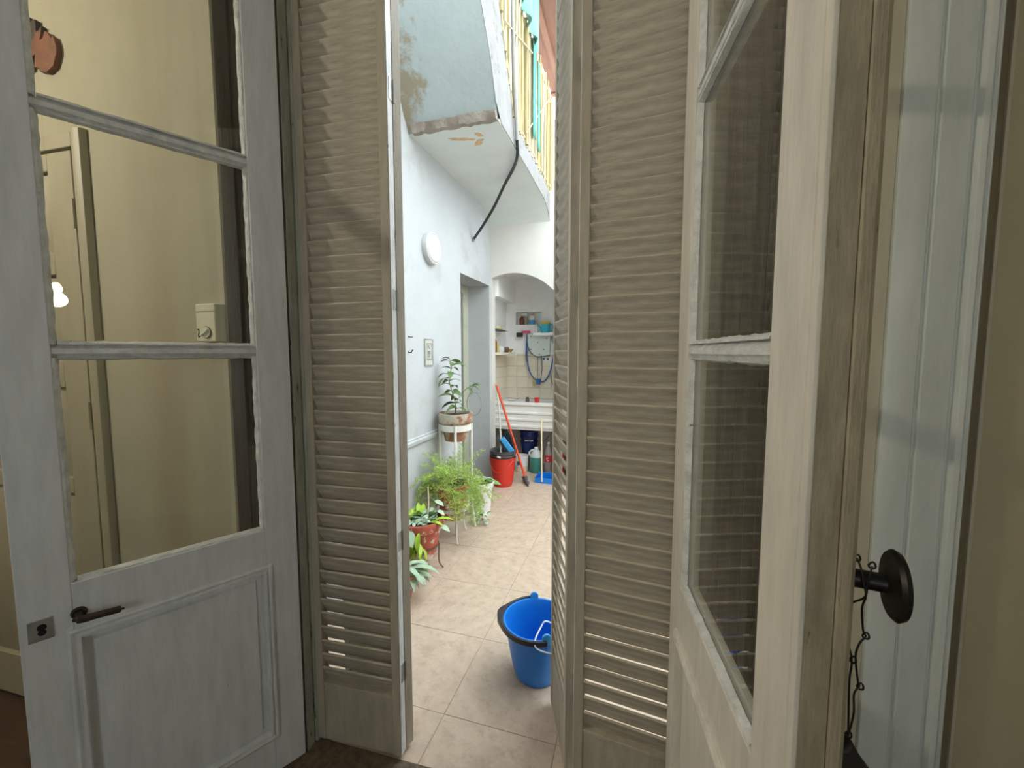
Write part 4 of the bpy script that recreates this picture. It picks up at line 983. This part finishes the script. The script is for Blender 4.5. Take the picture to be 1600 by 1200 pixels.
# recess things
lathe_obj('brown_bottle','stout brown bottle in the wall recess of the niche','bottle',(-1.415,5.175,1.80),[(0,0),(.030,0),(.032,.01),(.032,.075),(.020,.095),(.012,.10),(.012,.115),(0,.115)],'brown_glass')
sb=lathe_obj('spray_bottle','clear spray bottle with white trigger in the wall recess','bottle',(-1.355,5.16,1.80),[(0,0),(.024,0),(.025,.01),(.025,.07),(.012,.10),(.010,.11),(0,.11)],'bottle_clear',parts=[('neck',[(0,.12),(.012,.12),(.012,.108),(0,.108)],'white_plastic')])
b=MB(); b.box(-.045,.020,-.010,.010,.118,.145); b.build('trigger','white_plastic',sb,bevel=.003)
lathe_obj('blue_tub','bright blue tub in the wall recess','tub',(-1.272,5.17,1.80),[(0,0),(.034,0),(.040,.055),(.042,.058),(.037,.058),(.032,.006),(0,.006)],'light_blue')
lathe_obj('cleaner_bottle','pale bottle lying on the blue tub in the recess','bottle',(-1.272,5.17,1.858),[(0,0),(.036,0),(.038,.012),(.034,.055),(0,.058)],'white_plastic',parts=[('cap',[(0,.075),(.018,.072),(.020,.056),(0,.056)],'coral_plastic')])
lathe_obj('tall_bottle','slim white bottle on the left end of the niche shelf','bottle',(-1.19,5.05,1.69),[(0,0),(.018,0),(.020,.01),(.020,.08),(.011,.10),(0,.102)],'white_plastic',parts=[('cap',[(0,.125),(.009,.124),(.010,.10),(0,.10)],'cream_plastic')])
wc=empty('watering_can',(-1.075,5.05,1.69)); tag(wc,'turquoise watering can with yellow rim on the niche shelf','watering can')
b=MB(); b.lathe([(0,0),(.046,0),(.050,.006),(.056,.105),(.056,.118),(.052,.118),(.046,.01),(0,.01)],26); b.build('body','turquoise',wc,smooth=40)
b=MB(); b.lathe([(.0565,.105),(.060,.107),(.060,.135),(.053,.135),(.053,.118)],26); b.build('rim','yellow_plastic',wc,smooth=40)
b=MB(); b.tube([(-.046,-.005,.03),(-.085,-.02,.09),(-.105,-.028,.125)],[.012,.009,.008],10); b.build('spout','turquoise',wc)
b=MB(); b.tube([(-.103,-.027,.122),(-.118,-.032,.140)],[.009,.024],12); b.build('rose','coral_plastic',wc)
b=MB(); b.tube(spline([(.052,0,.105),(.088,0,.10),(.092,0,.06),(.075,0,.03),(.050,0,.02)],4),.007,8); b.build('handle','turquoise',wc)
cb=lathe_obj('bleach_bottle','white bottle with navy label right of the watering can','bottle',(-.925,5.055,1.69),[(0,0),(.034,0),(.038,.01),(.038,.125),(.020,.165),(.016,.18),(0,.18)],'white_plastic',parts=[('label_band',[(.0382,.03),(.0392,.031),(.0392,.12),(.0382,.121)],'navy_trim')])
# scrubbing brush on the wall
sbr=empty('hand_brush',(-1.36,5.075,1.685)); tag(sbr,'hand brush with black bristles and pink handle on the niche wall','brush')
b=MB(); b.box(-.095,-.015,-.03,.02,-.045,.012); b.build('bristles','black_plastic',sbr,bevel=.01)
b=MB(); b.box(-.03,.085,-.02,.02,.005,.035); b.build('handle','pink_plastic',sbr,bevel=.008)
# peg bag with straps
bg_=empty('peg_bag',(-1.165,5.085,1.38)); tag(bg_,'pale printed cloth bag with navy trim hanging on the niche wall','bag')
out=[(-.150,.300),(-.148,.20),(-.135,.13),(-.105,.07),(-.06,.03),(-.02,.012),(.08,.018),(.145,.03),(.150,.305)]
b=MB(); b.prism(out,-.020,.012,'y'); b.build('body','bag_cloth',bg_,bevel=.008)
b=MB(); b.tube(spline([(p[0],-.014,p[1]) for p in out[:-1]],4),.006,6); b.build('trim','navy_trim',bg_)
for (x,z) in ((-.10,.265),(-.01,.19),(.07,.10),(-.10,.10),(.10,.24),(.01,.04)):
    b=MB(); b.prism([(x-.008,z+.002),(x,z-.008),(x+.012,z+.006),(x+.004,z+.002),(x+.002,z+.010)],-.0225,-.0195,'y'); b.build('print_mark','navy_trim',bg_)
for nm,q,rr in (('strap',[(-.152,-.02,.27),(-.150,-.02,.0),(-.112,-.02,-.185),(-.028,-.02,-.285),(.072,-.02,-.30),(.153,-.02,-.165),(.198,-.02,.07)],.0085),('strap',[(-.155,-.02,.26),(-.165,-.02,.05),(-.160,-.02,-.05)],.004),('cord',[(-.015,-.01,.01),(-.013,-.02,-.12),(-.015,-.02,-.34)],.004),('cord',[(.04,-.01,.015),(.045,-.02,-.15),(.02,-.02,-.34)],.004)):
    b=MB(); b.tube(spline(q,5),rr,7); b.build(nm,'blue_strap' if rr>.005 else 'navy_trim',bg_)
b=MB(); b.tube(spline([(-.06,-.02,-.27),(-.062,-.02,-.33),(-.05,-.02,-.36)],4),.011,7); b.build('clip','olive_bottle',bg_)
b=MB(); b.box(-.03,.02,-.03,-.01,-.34,-.27); b.build('buckle','blue_strap',bg_,bevel=.004)
b=MB(); b.tube(spline([(-.945,5.08,1.71),(-.93,5.06,1.64),(-.955,5.06,1.57),(-.94,5.07,1.50)],4),[.03]*4+[.036]*5+[.022]*4,8); tag(b.build('green_rag','green_cloth'),'dark green rag hanging right of the pale cloth bag','cloth')
b=MB(); b.box(-1.14,-1.02,5.105,5.119,1.32,1.40); so=b.build('wall_socket','white_plastic',bevel=.003); tag(so,'white wall socket under the cloth bag','socket')
for x in (-1.105,-1.055):
    b=MB(); b.box(x-.012,x+.012,5.1035,5.1055,1.35,1.374); b.build('outlet','navy_trim',so)
b=MB(); b.tube(spline([(-1.01,5.08,1.17),(-.99,5.07,1.06),(-.93,5.06,.98),(-.85,5.05,.95)],5),.004,6); tag(b.build('cable','iron_rust'),'thin brown cable curving down the tiled niche wall','cable')
